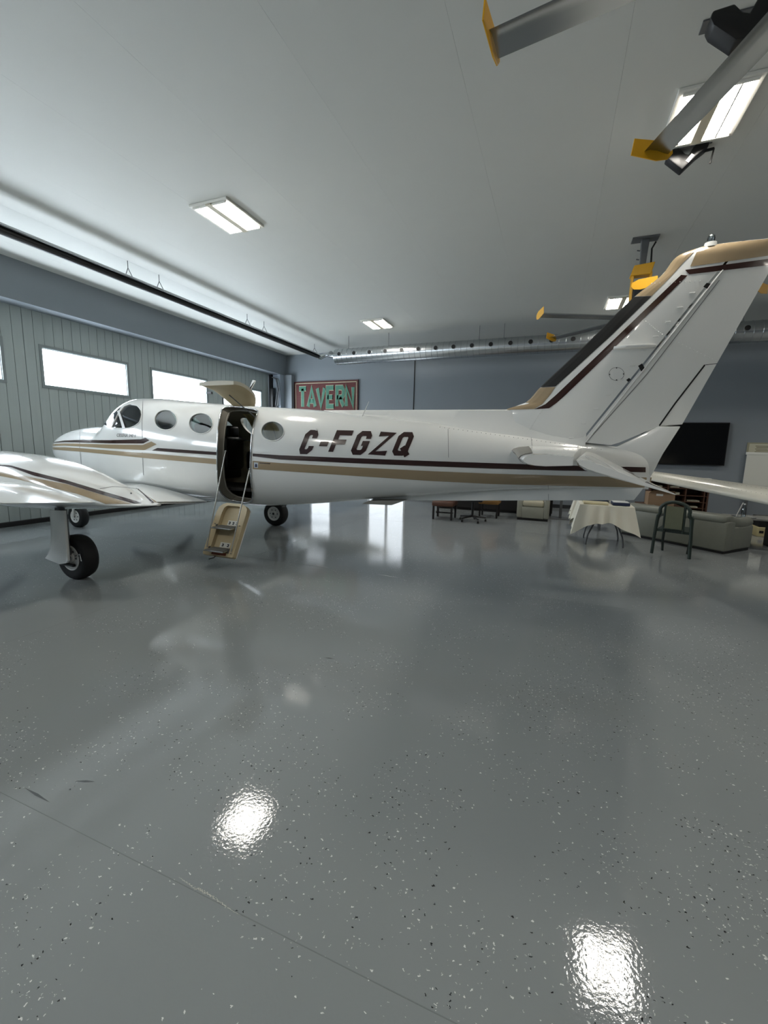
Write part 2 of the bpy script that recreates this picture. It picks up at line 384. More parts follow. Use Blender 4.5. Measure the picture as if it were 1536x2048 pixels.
# ================================================================== aircraft
Y0 = 5.25
AC = thing('twin_engine_aeroplane', 'white twin-engine aeroplane with brown and tan stripes and open airstair door', 'aeroplane', (-5.1, Y0, 0))
FUS = Loft([(-8.58, 1.475, 1.44, .02), (-8.54, 1.53, 1.37, .08), (-8.42, 1.61, 1.26, .17), (-8.2, 1.70, 1.13, .28), (-7.85, 1.785, 1.0, .40), (-7.45, 1.83, .89, .51), (-7.0, 1.85, .84, .585), (-6.80, 1.87, .82, .615),
            (-6.64, 1.985, .805, .63), (-6.47, 2.16, .785, .65), (-6.35, 2.25, .775, .66), (-6.18, 2.29, .765, .675), (-5.9, 2.285, .75, .685), (-5.3, 2.235, .73, .69), (-4.7, 2.185, .715, .69),
            (-4.0, 2.14, .71, .685), (-3.5, 2.11, .75, .66), (-3.0, 2.075, .805, .62), (-2.3, 2.0, .905, .54), (-1.5, 1.93, 1.01, .43), (-.8, 1.83, 1.10, .33), (-.3, 1.775, 1.15, .27), (.25, 1.705, 1.19, .19), (.6, 1.66, 1.205, .125), (.95, 1.60, 1.22, .045)], Y0, 2.25)
fus_hit = FUS.hit
b = B(); FUS.solid(b, N=150, seg=96)
fus = b.done('fuselage', [WHITE, CABIN], AC, smooth=35)
def boolcut(ob, cut):
    md = ob.modifiers.new('cut', 'BOOLEAN'); md.operation = 'DIFFERENCE'; md.object = cut; md.solver = 'EXACT'
    dg = bpy.context.evaluated_depsgraph_get(); me = bpy.data.meshes.new_from_object(ob.evaluated_get(dg))
    ob.modifiers.remove(md); old = ob.data; nm = old.name; ob.data = me; bpy.data.meshes.remove(old); me.name = nm
    bpy.data.objects.remove(cut)
b = B(); FUS.solid(b, 1, N=60, seg=64, inset=.045, x0=-7.55, x1=-2.6); boolcut(fus, b.done('cutter', [WHITE, CABIN], AC))
# door outline, traced on the fuselage side
DO = [(444, 819), (452, 815), (468, 814), (492, 816), (513, 820), (517, 824), (513, 832), (509, 845), (505, 862), (503, 885), (502, 910), (501, 935), (502, 955), (504, 975), (506, 990), (504, 1000), (499, 1004), (492, 1005), (478, 1003), (462, 1000), (449, 993), (440, 982), (436, 962), (434.5, 930), (435, 890), (437, 855), (440, 832)]
DOC = resample(DO+[DO[0]], 80)[:-1]
def cutter(pts, ya, yb): 
    P = [fus_hit(*p, off=0) for p in pts]; return B().prism([(p.x, p.z) for p in P], 1, ya, yb).done('cutter', [WHITE, CABIN], AC)
boolcut(fus, cutter(DO, Y0-1.0, Y0-.12))
def ell(cx, cy, rx, ry, n=28, rot=0): return [(cx+rx*cos(2*pi*k/n), cy+ry*sin(2*pi*k/n)) for k in range(n)]
WPX = [ell(331.5, 840, 22.5, 20), ell(402, 847, 24, 20.5), ell(545.5, 862.5, 23, 19.5)]
CKP = [(223, 855), (229, 843), (239, 824), (247.6, 813.5), (259.4, 808.5), (274.6, 811), (282, 820), (283.5, 831), (279, 845), (268, 853), (257, 856.5), (240, 857)]
for pl in WPX+[CKP]:
    boolcut(fus, cutter(pl, Y0-1.0, Y0+1.0))
fus.data.shade_smooth(); fus.data.set_sharp_from_angle(angle=math.radians(32))
# glass panes set into the window openings
RIM = mat('window_rim_white', (222, 224, 222), .3)
def pane_on(pl, mt, name, off=-.006, rim=True):
    P = [fus_hit(*p, off=off) for p in pl]; c = (sum(p[0] for p in pl)/len(pl), sum(p[1] for p in pl)/len(pl)); C = fus_hit(*c, off=off)
    H = [fus_hit((p[0]+c[0])/2, (p[1]+c[1])/2, off=off) for p in pl]; n = len(pl)
    bl = B().add(P+H+[C], [(i, (i+1) % n, n+(i+1) % n, n+i) for i in range(n)]+[(n+i, n+(i+1) % n, 2*n) for i in range(n)])
    o = bl.done(name, mt, AC, smooth=60, fixn=True)
    if rim: B().tube([fus_hit(*p, off=.001) for p in pl+[pl[0]]], .007, 6, False).done('window_rim', RIM, o, smooth=60)
    return o
for pl in WPX: pane_on(pl, TINT, 'cabin_window')
pane_on(resample(CKP+[CKP[0]], 40)[:-1], glass('cockpit_glass', (220, 232, 240), .30), 'cockpit_window')
# windscreen glass and posts
WS = mat('windscreen_glass', (40, 48, 56), .04, coat=1)
b = B(); band(b, fus_hit, [(208, 849), (226, 829), (243, 811.5)], [(220, 854), (227, 843), (236, 825)], 14, 3); b.done('windscreen', WS, AC, smooth=50)
b = B(); band(b, fus_hit, [(235, 823), (240, 836), (246, 857)], [(239.5, 821), (244.5, 835), (252, 857)], 12, 2, .012); b.done('window_post', WHITE, AC)
b = B(); band(b, fus_hit, [(229, 852), (237, 833), (239, 832)], [(228, 854), (243, 853.5), (243, 853)], 10, 2, .003); b.done('vent_window', mat('smoked_glass', (30, 30, 32), .06, coat=1), AC)
# painted stripes
def fband(name, mt, up, lo, n=60, off=.004):
    b_ = B(); band(b_, fus_hit, up, lo, n, 4, off); return b_.done(name, mt, AC, smooth=40)
fband('brown_stripe', BROWN, [(505.5, 907), (560, 910.5), (700, 916), (860, 922), (980, 926), (1120, 930.5), (1291, 934.5)], [(505.5, 912.5), (560, 919), (700, 926), (860, 932.5), (980, 937), (1120, 941), (1291, 944.5)])
fband('tan_stripe', TAN, [(505.5, 921.5), (560, 926), (700, 934), (860, 942), (980, 947), (1120, 951), (1303, 955)], [(505.5, 938), (560, 941.5), (700, 951), (860, 961.5), (980, 967.5), (1120, 971), (1298, 975)])
fband('brown_stripe', BROWN, [(315, 896), (360, 899), (433, 904)], [(304, 901), (355, 905), (433, 910)], 30)
fband('brown_stripe', BROWN, [(107.5, 884.5), (130, 881), (160, 880), (220, 880.3), (284, 878.5), (291, 875.5)], [(107.2, 885.5), (130, 884.5), (160, 885), (220, 886.8), (287, 887), (299, 880.5)], 60)
fband('tan_stripe', TAN, [(106.5, 888), (130, 887), (160, 887.5), (220, 889), (286, 890), (303, 883)], [(106, 892), (130, 891.5), (160, 893), (220, 897), (290, 900.3), (313.5, 888.5)], 60)
fband('tan_stripe', TAN, [(106, 894.5), (130, 894.5), (160, 896.3), (220, 901), (300, 907), (433, 918)], [(106, 899), (130, 901), (160, 903.3), (220, 909), (300, 917), (433, 928.5)], 70)
# hairline panel joints
b = B()
def fline(pts, wd=.8, n=24): band(b, fus_hit, [(x-wd/2, y) for x, y in pts], [(x+wd/2, y) for x, y in pts], n, 1, .003)
for pts in ([(286, 800), (284, 850), (285, 880)], [(285, 905), (287, 950)], [(160, 862), (159.5, 885), (160, 900), (163, 928)], [(896, 858), (897, 915)], [(1062, 874), (1064, 892)], [(1096, 951), (1097, 1000)]): fline(pts)
tag(b.done('panel_joint', SEAM, AC), kind='stuff')
b = B()
for k in range(36): 
    p = fus_hit(880+k*9.2, 846.5+k*1.28+8, .002); b.box((p.x-.003, p.y-.003, p.z-.003), (p.x+.003, p.y+.002, p.z+.003))
tag(b.done('rivet_row', SEAM, AC), kind='stuff')
# registration letters, sheared block capitals
GL = {'C': [[(.62, .70), (.62, .86), (.5, 1), (.16, 1), (0, .86), (0, .14), (.12, 0), (.46, 0), (.62, .14), (.62, .3)]], '-': [[(.05, .5), (.55, .5)]],
      'F': [[(0, 0), (0, 1), (.66, 1)], [(0, .52), (.5, .52)]], 'G': [[(.62, .72), (.62, .86), (.5, 1), (.14, 1), (0, .86), (0, .14), (.14, 0), (.48, 0), (.62, .14), (.62, .48), (.34, .48)]],
      'Z': [[(.02, 1), (.62, 1), (0, 0), (.66, 0)]], 'Q': [[(.14, 0), (0, .14), (0, .86), (.14, 1), (.5, 1), (.62, .86), (.62, .14), (.5, 0), (.14, 0)], [(.34, .34), (.82, -.13)]]}
def strokes(bld, polys, wd, fn, sub=6):
    for pl in polys:
        P = [Vector((p[0], p[1])) for p in pl]; n = len(P); closed = (P[0]-P[-1]).length < 1e-6
        offs = []
        for i in range(n):
            dp = (P[i]-P[i-1]).normalized() if i > 0 else ((P[0]-P[-2]).normalized() if closed else None)
            dn = (P[i+1]-P[i]).normalized() if i < n-1 else ((P[1]-P[0]).normalized() if closed else None)
            if dp is None: dp = dn
            if dn is None: dn = dp
            n1, n2 = Vector((-dp.y, dp.x)), Vector((-dn.y, dn.x)); mm = n1+n2
            if mm.length < .3: offs.append(n1*wd/2); continue
            mm.normalize(); offs.append(mm*(wd/2)/max(mm.dot(n1), .7))
        rows = []
        for i in range(n-1):
            for j in range(sub+(i == n-2)):
                t = j/sub; c = P[i].lerp(P[i+1], t); o_ = offs[i].lerp(offs[i+1], t)
                rows.append([fn(c.x+o_.x*q, c.y+o_.y*q) for q in (1, 0, -1)])
        bld.grid(rows)
REG = [('C', 595, 26, 0), ('-', 640, 16, 0), ('F', 654.5, 37, .5), ('G', 698.5, 30, 1.5), ('Z', 736.5, 37, 2.5), ('Q', 781, 31, 3.0)]
for ch, xb_, wp, dy_ in REG:
    Hh = 48.0; wn = wp/Hh; sw = .205
    def fn(u, v, xb_=xb_, wn=wn, dy_=dy_):
        return fus_hit(xb_+u*Hh+19.5*v-(19.5*.42 if ch == '-' else 0), 908+dy_-(Hh-.4*dy_)*v+u*Hh*.022, .0045)
    GG = [[((sw/2+p[0]/.62*(wn-sw)), (sw/2+p[1]*(1-sw))) for p in pl] for pl in GL[ch]]
    if ch == '-': GG = [[(0, .42), (wn, .42)]]
    b = B(); strokes(b, GG, sw if ch != '-' else .19, fn); b.done('registration_letter' if ch != '-' else 'registration_hyphen', BROWN, AC, smooth=40)
def text_mesh(s_, fn, bld, shear=0, bold=0):
    cu = bpy.data.curves.new('t', 'FONT'); cu.body = s_; cu.shear = shear; cu.offset = bold; cu.resolution_u = 3
    ob = bpy.data.objects.new('t', cu); COL.objects.link(ob); dg = bpy.context.evaluated_depsgraph_get(); dg.update()
    me = ob.evaluated_get(dg).to_mesh(); vs = [v.co.copy() for v in me.vertices]; fs = [tuple(p.vertices) for p in me.polygons]
    w0, w1 = min(v.x for v in vs), max(v.x for v in vs); h0, h1 = min(v.y for v in vs), max(v.y for v in vs)
    bld.add([fn((v.x-w0)/(w1-w0), (v.y-h0)/(h1-h0)) for v in vs], fs); ob.evaluated_get(dg).to_mesh_clear(); bpy.data.objects.remove(ob)
b = B(); text_mesh('CESSNA 340 II', lambda u, v: fus_hit(234+u*38, 873.5+u*1.2-6.2*v, .004), b, .15); tag(b.done('nose_lettering', BROWN, AC, fixn=False), 'small dark lettering on the nose', kind='stuff')
# small placards by the door
b = B(); band(b, fus_hit, [(508.5, 924.5), (516.5, 925.3)], [(508.5, 935), (516.5, 935.6)], 4, 3, .006); b.done('placard', mat('pale_blue_placard', (196, 206, 214), .4), AC)
b = B(); band(b, fus_hit, [(511, 927.5), (514.5, 927.8)], [(510.3, 934), (515.3, 934)], 4, 3, .0075); b.done('placard_emblem', mat('navy_print', (40, 50, 84), .4), AC)
b = B(); band(b, fus_hit, [(519, 925), (541, 926.4)], [(519, 926.6), (541, 928)], 4, 1, .006); b.done('placard_text_line', BROWN, AC)
# ---- door frame, interior
PD = [fus_hit(*p, off=.004) for p in DOC]
B().tube(PD+[PD[0]], .011, 8, False).done('door_seal', CHROME, AC, smooth=60)
cx = sum(p.x for p in PD)/len(PD); cz = sum(p.z for p in PD)/len(PD)
def inset(p, k, dy): return Vector((cx+(p.x-cx)*k, p.y+dy, cz+(p.z-cz)*(1-(1-k)*.5)))
g = B().grid([[p for p in PD+[PD[0]]], [inset(p, .99, .03) for p in PD+[PD[0]]], [inset(p, .88, .07) for p in PD+[PD[0]]], [inset(p, .84, .10) for p in PD+[PD[0]]]])
g.done('door_frame', mat('grey_door_jamb', (112, 108, 98), .5), AC, smooth=50)
B().tube([inset(p, .86, .085) for p in PD+[PD[0]]], .008, 6, False).done('door_inner_seal', mat('grey_rubber', (146, 144, 136), .5), AC)
B().box((-7.0, Y0-.40, .95), (-3.1, Y0+.40, .98)).done('cabin_floor', mat('dark_carpet', (30, 28, 27), .9), AC)
zc_, b__, a__ = FUS.sec(-3.1)
B().prism([(Y0+(a__-.06)*math.copysign(abs(cos(2*pi*k/32))**.9, cos(2*pi*k/32)), zc_+(b__-.06)*sin(2*pi*k/32)) for k in range(32)], 0, -3.12, -3.1).done('rear_bulkhead', CABIN, AC)
B().box((-6.05, Y0-.45, 1.0), (-6.0, Y0-.15, 1.45)).done('cockpit_divider', LEATHER, AC)
def seat(x, y, face, parent, dark=LEATHER):
    s_ = B().box((x-.23, y-.22, 1.05), (x+.23, y+.22, 1.28), .06, 3).done('cabin_seat', dark, parent, smooth=50)
    q = x-face*.22
    B().box((q-.07, y-.22, 1.2), (q+.07, y+.22, 1.72 if x < -4.5 else 1.5), .06, 3).done('seat_back', dark, s_, smooth=50)
    if x < -4.5: B().box((q-.05, y-.13, 1.70), (q+.05, y+.13, 1.88), .05, 3).done('headrest', dark, s_, smooth=50)
for x, y, fc in ((-5.0, Y0+.3, -1), (-4.1, Y0+.33, 1), (-5.0, Y0-.32, -1), (-3.5, Y0+.3, 1), (-6.3, Y0-.26, -1), (-6.3, Y0+.26, -1)): seat(x, y, fc, AC)
p0, p1 = at(465, 880, Y=Y0+.05), at(503, 883, Y=Y0+.05)
B().box((p0.x, p0.y-.02, p0.z-.012), (p1.x+.25, p0.y+.3, p0.z+.012), .008).done('folding_table', CHROME, AC)
b = B(); rows = []
for j in range(9):
    z = 1.56+.5*j/8; rows.append([(-4.55+1.5*i/90, FUS.side(-4.0, z, 1)-.075+.028*sin(i*.62)+.01*sin(i*1.7), z) for i in range(91)])
b.grid(rows); b.done('cabin_curtain', CURTAIN, AC, smooth=60)
# ---- airstair (lower half of the door, folded down)
TL, TR_ = Vector((-4.17, 4.60, .80)), Vector((-3.70, 4.60, .79)); BL, BR = Vector((-4.17, 4.23, .165)), Vector((-3.68, 4.26, .155))
dn = ((BL-TL)+(BR-TR_)).normalized(); rt = Vector((1, 0, 0)); nrm = rt.cross(dn).normalized()
if nrm.y > 0: nrm = -nrm
LEN = ((BL-TL).length+(BR-TR_).length)/2; CT = (TL+TR_)/2
def st(u, v, h): return CT+rt*u+dn*(v*LEN)+nrm*h
def shell(bld, poly, h0, h1):
    n = len(poly); bld.add([st(u, v, h0) for u, v in poly]+[st(u, v, h1) for u, v in poly], [tuple(range(n)), tuple(range(n, 2*n))]+[(i, i+n, (i+1) % n+n, (i+1) % n) for i in range(n)])
OUT = [(-.12, 0), (.13, 0), (.19, .03), (.235, .09), (.245, .2), (.243, .98), (.23, 1), (-.23, 1), (-.245, .98), (-.245, .2), (-.23, .09), (-.18, .03)]
b = B(); shell(b, OUT, -.05, -.03); stair = b.done('airstair', WHITE, AC, smooth=30); WO[stair] = WO[AC]
# raised rim around two stepped recesses
def ring(bld, outer, inner, h0, h1):
    n = len(outer)
    bld.grid([[st(*p, h0) for p in outer], [st(*p, h1) for p in outer], [st(*p, h1) for p in inner], [st(*p, h0) for p in inner]], True)
INN = [(-.09, .05), (.09, .05), (.125, .07), (.14, .11), (.15, .2), (.15, .90), (.14, .93), (-.14, .93), (-.15, .90), (-.15, .2), (-.14, .11), (-.12, .07)]
b = B(); ring(b, OUT, INN, -.035, .035); b.done('stair_rim', BEIGE, stair, smooth=30)
b = B(); shell(b, INN, -.032, -.022); b.done('stair_back_panel', BEIGE, stair)
for v in (.44, .86):
    c = st(0, v, 0); wdt = .155
    b = B().box((c.x-wdt, c.y-.155, c.z-.008), (c.x+wdt, c.y+.03, c.z+.008), .007); tr = b.done('stair_tread', CHROME, stair)
    B().box((c.x-wdt+.012, c.y-.145, c.z+.008), (c.x+wdt-.012, c.y+.02, c.z+.012)).done('tread_grip', mat('grey_grip', (88, 88, 84), .8), tr)
    for q in (-1, 1): B().box((c.x+q*(wdt+.002)-.006, c.y-.06, c.z-.05), (c.x+q*(wdt+.002)+.006, c.y+.05, c.z+.03), .004).done('tread_bracket', STEEL, tr)
    b = B(); pl = B()
    k = 3 if v < .5 else 2
    u0, u1 = (-.05, .13) if k == 3 else (-.06, .11)
    n0, n1 = v-.13, v-.035
    pl.add([st(u0, n0, -.019), st(u1, n0, -.019), st(u1, n1, -.019), st(u0, n1, -.019)], [(0, 1, 2, 3)]); pp = pl.done('stair_placard', mat('white_placard', (214, 214, 208), .5), stair, fixn=False)
    for i in range(k):
        uc = u0+(i+.5)*(u1-u0)/k
        for du, v0, v1 in ((-.012, .25, .45), (.002, .25, .8), (-.012, .6, .8)):
            b.add([st(uc+du, n0+(n1-n0)*v0, -.0175), st(uc+du+.016, n0+(n1-n0)*v0, -.0175), st(uc+du+.016, n0+(n1-n0)*v1, -.0175), st(uc+du, n0+(n1-n0)*v1, -.0175)], [(0, 1, 2, 3)])
    tag(b.done('placard_print', mat('dark_print', (40, 40, 46), .6), pp, fixn=False), kind='stuff')
for u in (-.2, .2):
    for v in (.42, .93): B().lathe([(.011, 0), (.011, .006), (.004, .009)], (0, 0, 0), 2, 10).done('stair_screw', STEEL, stair, local=True).location = st(u, v, .036)-WO[AC]
b = B(); b.tube([st(-.06, 1.0, 0), st(-.07, 1.03, .0), st(-.12, 1.08, .03)], .007, 6); b.done('door_handle', BLACK, stair)
b = B(); shell(b, [(-.1, .94), (.13, .94), (.13, .985), (-.1, .985)], .034, .04); b.done('worn_patch', mat('rust_wear', (120, 62, 40), .7), stair)
for (x0, y0), (u, v) in (((448, 902), (-.2, .88)), ((500.5, 938), (.2, .9))):
    a = fus_hit(x0, y0, -.03 if x0 < 460 else .012); c = st(u, v, .045)
    B().tube([a, c], .008, 8).done('stair_stay_rod', mat('satin_rod', (178, 178, 172), .38, .6), AC, smooth=60)
    B().lathe([(.012, -.012), (.016, 0), (.012, .012)], tuple(a), 2, 10).done('rod_joint', CHROME, AC)
# ---- upper half of the door, swung open
rows_o, rows_i = [], []
hinge = [Vector((-4.16, 4.80, 2.115)), Vector((-3.66, 4.80, 2.10))]
NU, NV = 14, 12
def updoor(u, v, h):
    # u along the aircraft, v from hinge out to the free edge
    ins = 0
    w0 = -4.17; w1 = -3.64
    # rounded corners of the free edge lie away from the hinge
    q_ = max(0, 1-v/.4); xx = w0+.10*q_*q_+(w1-.13*q_*q_-w0-.10*q_*q_)*u
    y_ = 4.84-.56*v; z_ = 2.115+.04*v+.17*sin(v*pi*.62)
    return Vector((xx, y_, z_+h))
outl = []
b = B()
top = [[updoor(i/NU, j/NV, .03+.012*sin(pi*i/NU)) for i in range(NU+1)] for j in range(NV+1)]
def under(i, j):
    u, v = i/NU, j/NV; e = min(u, 1-u, v, 1-v); return updoor(u, v, -.012-.075*min(1, e*6)*(.35+.65*(1-v)))
bot = [[under(i, j) for i in range(NU+1)] for j in range(NV+1)]
b.grid(top); ud = b.done('upper_door', WHITE, AC, smooth=60)
b = B(); b.grid(bot); b.done('upper_door_lining', BEIGE, ud, smooth=60)
per = [(i, 0) for i in range(NU)]+[(NU, j) for j in range(NV)]+[(i, NV) for i in range(NU, 0, -1)]+[(0, j) for j in range(NV, 0, -1)]
b = B(); b.grid([[top[j][i] for i, j in per], [bot[j][i] for i, j in per]], True); b.done('upper_door_edge', mat('worn_door_edge', (196, 190, 172), .45), ud, smooth=40)
a = updoor(.45, .55, -.07); c = fus_hit(509, 832, -.02)
B().tube([a, c], .007, 8).done('gas_strut', STEEL, AC)
B().box((-4.05, 4.27, 2.20), (-3.98, 4.30, 2.225)).done('door_latch', STEEL, ud)
# ---- wings, nacelles, gear
AF = [(0, 0), (.0125, .028), (.05, .054), (.1, .071), (.2, .089), (.3, .094), (.4, .091), (.55, .077), (.7, .055), (.85, .029), (1, .002)]
AFL = [(1, -.002), (.85, -.012), (.7, -.022), (.55, -.032), (.4, -.041), (.3, -.045), (.2, -.046), (.1, -.04), (.05, -.03), (.0125, -.016)]
def wing(sg, name):
    R = []
    for d in (.55, .75, 1.2, 1.8, 2.6, 3.6, 4.6, 5.45):
        y_ = Y0+sg*d; le = -6.50+.06*(d-.55); te = -4.53-.03*(d-.55); c = te-le; z = .765+.1*(d-.65)+.03
        tk = 1.0 if d > .7 else 1.1
        R.append([(le+c*u, y_, z+c*v*tk*.92) for u, v in AF+AFL])
    b_ = B().grid(R, True); n = len(R[0]); t = len(b_.v)
    b_.f += [tuple(range(n)), tuple(range(t-n, t))]; b_.mi += [0, 0]
    return b_.done(name, WHITE, AC, smooth=40)
for sg in (-1, 1):
    wg = wing(sg, 'wing'); yc = Y0+sg*1.82
    fl_ = B()
    R = []
    for d in (.72, 1.35):
        R.append([(-4.62, Y0+sg*d, .80+.1*(d-.65)), (-4.535, Y0+sg*d, .775+.1*(d-.65)), (-4.62, Y0+sg*d, .77+.1*(d-.65))])
    fl_.grid(R, True); fl_.done('flap', WHITE, wg)
    NAC = Loft([(-8.0, 1.22, 1.02, .10), (-7.9, 1.34, .90, .25), (-7.5, 1.42, .80, .38), (-6.9, 1.44, .74, .43), (-6.4, 1.425, .74, .44), (-5.77, 1.375, .76, .43), (-5.3, 1.28, .79, .40), (-4.9, 1.145, .82, .35), (-4.55, 1.01, .86, .28), (-4.25, .945, .885, .18), (-3.98, .93, .915, .03)], yc, 2.4)
    b = B(); NAC.solid(b, N=70, seg=56); nc = b.done('engine_nacelle', WHITE, AC, smooth=40)
    if sg < 0:
        nh = NAC.hit
        b = B(); band(b, nh, [(-60, 924), (0, 930), (22, 931.2), (66, 944), (133, 961), (199, 981), (284, 1006)], [(-60, 927), (0, 932), (22, 934.3), (66, 951), (133, 967.5), (199, 988), (268, 1007.5)], 60, 4); b.done('brown_stripe', BROWN, nc, smooth=40)
        b = B(); band(b, nh, [(-60, 930), (0, 939.5), (66, 955.5), (133, 968.8), (199, 989), (263, 1008)], [(-60, 940), (0, 952), (35, 958.6), (66, 966), (110, 977), (155, 988), (212, 1008)], 60, 4); b.done('tan_stripe', TAN, nc, smooth=40)
        b = B(); band(b, nh, [(271, 976), (285, 988), (303, 1006)], [(277, 978.5), (292, 991), (309, 1006)], 16, 2); b.done('brown_stripe', BROWN, nc, smooth=40)
        b = B(); band(b, nh, [(279, 980), (294, 991.5), (310, 1005.5)], [(283, 983), (299, 995), (315, 1005.5)], 16, 2); b.done('tan_stripe', TAN, nc, smooth=40)
        p = nh(262, 988, .002); B().lathe([(.011, 0), (.011, .012), (.004, .016)], (0, 0, 0), 2, 12).done('filler_cap', CHROME, nc, local=True).location = p-WO[AC]
        b = B(); pts = [(200, 977), (225, 973), (250, 974.5), (278, 978)]; band(b, nh, pts, [(x, y+.8) for x, y in pts], 20, 1, .003); b.done('panel_joint', SEAM, nc)
    # propeller, spinner
    B().lathe([(.02, -.36), (.09, -.26), (.14, -.1), (.15, 0)], (-8.0, yc, 1.13), 0, 24).done('spinner', CHROME, nc, smooth=40)
    for k in range(3):
        a = 2*pi*k/3+pi/2; b = B(); R = []
        for r in (.1, .3, .55, .8, .97):
            wd = .07*(1-.3*(r > .9))+.02*(r < .6); tw = .9-.6*r
            ax = Vector((0, cos(a), sin(a))); tg = Vector((0, -sin(a), cos(a))); ch = tg*cos(tw)+Vector((1, 0, 0))*sin(tw); nn = ax.cross(ch)
            R.append([Vector((-8.09, yc, 1.13))+ax*r+ch*wd*cu+nn*.018*tu for cu, tu in ((-1, 0), (0, 1), (1, 0), (0, -1))])
        b.grid(R, True); b.done('propeller_blade', BLACK, nc)
    # tip tank
    TT = Loft([(-7.3, 1.20, 1.14, .02), (-7.0, 1.34, 1.03, .15), (-6.2, 1.46, .97, .23), (-5.2, 1.46, 1.0, .22), (-4.4, 1.38, 1.12, .12), (-4.0, 1.30, 1.24, .02)], Y0+sg*5.6, 2.0)
    b = B(); TT.solid(b, N=40, seg=32); b.done('tip_tank', WHITE, wg, smooth=40)
    # main gear
    yw = Y0+sg*2.0 if sg < 0 else Y0+1.88
    xw = -5.10
    def wheel(name, x, y, r, wd, parent, hub_side=-1):
        o = B().lathe([(r*.52, -wd*.42), (r*.8, -wd*.5), (r*.94, -wd*.42), (r, -wd*.18), (r, wd*.18), (r*.94, wd*.42), (r*.8, wd*.5), (r*.52, wd*.42)], (x, y, r-.004), 1, 40, cap=False).done(name, TYRE, parent, smooth=50)
        h = B().lathe([(r*.57, -wd*.38), (r*.56, -wd*.475), (r*.50, -wd*.48), (r*.45, -wd*.41), (r*.2, -wd*.38), (r*.19, -wd*.47), (r*.1, -wd*.49)], (x, y, r-.004), 1, 32).done('wheel_hub', HUB, o, smooth=35)
        h2 = B().lathe([(r*.1, wd*.49), (r*.19, wd*.47), (r*.2, wd*.38), (r*.45, wd*.41), (r*.50, wd*.48), (r*.56, wd*.475), (r*.57, wd*.38)], (x, y, r-.004), 1, 32).done('wheel_hub', HUB, o, smooth=35)
        B().lathe([(r*.085, -wd*.53), (r*.09, -wd*.47)], (x, y, r-.004), 1, 16).done('hub_cap', BLACK, o)
        for k in range(6):
            a = 2*pi*k/6; B().lathe([(.012, -wd*.43), (.012, -wd*.37)], (x+r*.33*cos(a), y, r-.004+r*.33*sin(a)), 1, 10).done('hub_bolt', STEEL, o)
        return o
    g_ = wheel('main_wheel', xw, yw, .262 if sg < 0 else .25, .19, AC)
    B().tube([(xw-.1, yw+sg*.09, .84), (xw-.08, yw+sg*.11, .45), (xw, yw+sg*.12, .26)], [.05, .042, .035], 12).done('oleo_strut', STEEL, AC, smooth=50)
    B().tube([(xw, yw-sg*.06, .26), (xw, yw+sg*.14, .26)], .03, 12).done('axle', STEEL, AC)
    B().tube([(xw-.12, yw+sg*.12, .58), (xw-.19, yw+sg*.12, .45), (xw-.05, yw+sg*.12, .3)], .016, 8).done('torque_link', STEEL, AC)
    if sg < 0:
        GD = [(102, 1020), (131, 1021), (134, 1060), (137, 1095), (139, 1121), (135, 1126), (122, 1128), (92.5, 1116), (98, 1109), (103, 1097), (105, 1075), (104, 1045)]
        P = [at(x, y, Y=yw-.16) for x, y in GD]
        b = B().prism([(p.x, p.z) for p in P], 1, yw-.18, yw-.15, .006); b.done('gear_door', WHITE, AC, smooth=40)
        B().tube([P[0]*.5+P[1]*.5+Vector((0, .06, 0)), (xw, yw-.1, .3)], .03, 10).done('gear_leg', STEEL, AC)
        B().box((xw-.12, yw-.13, .17), (xw+.1, yw-.09, .2), .01).done('brake_assembly', BLACK, AC)
        B().tube([(xw+.12, yw-.105, .3), (xw+.2, yw-.105, .33), (xw+.22, yw-.105, .25)], .008, 6).done('brake_line', CHROME, AC)
    else:
        B().box((-4.93, yw-.1, .42), (-4.80, yw-.07, .62), .01).done('gear_door', STEEL, AC)
        B().tube([(-4.9, yw-.1, .8), (-4.86, yw-.1, .4)], .03, 8).done('side_brace', STEEL, AC)
xn = at(161, 1050, Y=Y0+.05).x
wheel('nose_wheel', xn, Y0+.03, .21, .15, AC)
B().tube([(xn+.1, Y0+.03, 1.0), (xn+.06, Y0+.03, .62), (xn+.03, Y0+.03, .45)], [.05, .045, .04], 12).done('nose_strut', STEEL, AC, smooth=50)
for q in (-1, 1): B().tube([(xn+.03, Y0+.03, .46), (xn+.02, Y0+.03+q*.09, .42), (xn, Y0+.03+q*.095, .21)], .022, 8).done('nose_fork', HUB, AC, smooth=50)
b = B().box((xn-.02, Y0-.16, .52), (xn+.5, Y0-.14, .95), .005); b.done('nose_gear_door', WHITE, AC)
# ---- fin and rudder: section half-thickness as a function of height and chord
_le = [at(x, y, Y=Y0-.02) for x, y in ((1050, 805.5), (1079, 775.5), (1175, 685), (1267, 594.5), (1327, 546), (1356, 511), (1385, 498.5), (1420, 487))]
ZF = [1.58, 1.9, 2.055]+[p.z for p in _le]; LE_ = [-.64, -.62, -.57]+[p.x for p in _le]
def xle(z): return float(herm(ZF, LE_, z))
def xh(z): return .25+(z-1.70)*(1.39-.25)/(3.43-1.70)
def xte(z): return 1.18+(z-1.89)*(1.62-1.18)/(3.03-1.89)
def fin_t(x, z):
    le, te = xle(z), xte(z); u = min(max((x-le)/(te-le), 0), 1); tm = .115-.035*(z-1.6)/2
    xs = [0, .0125, .05, .1, .2, .32, .45, .6, .8, 1]; ys = [0, .30, .55, .74, .93, 1, .97, .8, .45, .05]
    f = 1.0 if z < 3.46 else max(.05, math.sqrt(max(0, 1-((z-3.46)/.115)**2)))
    return tm*float(np.interp(u, xs, ys))*f
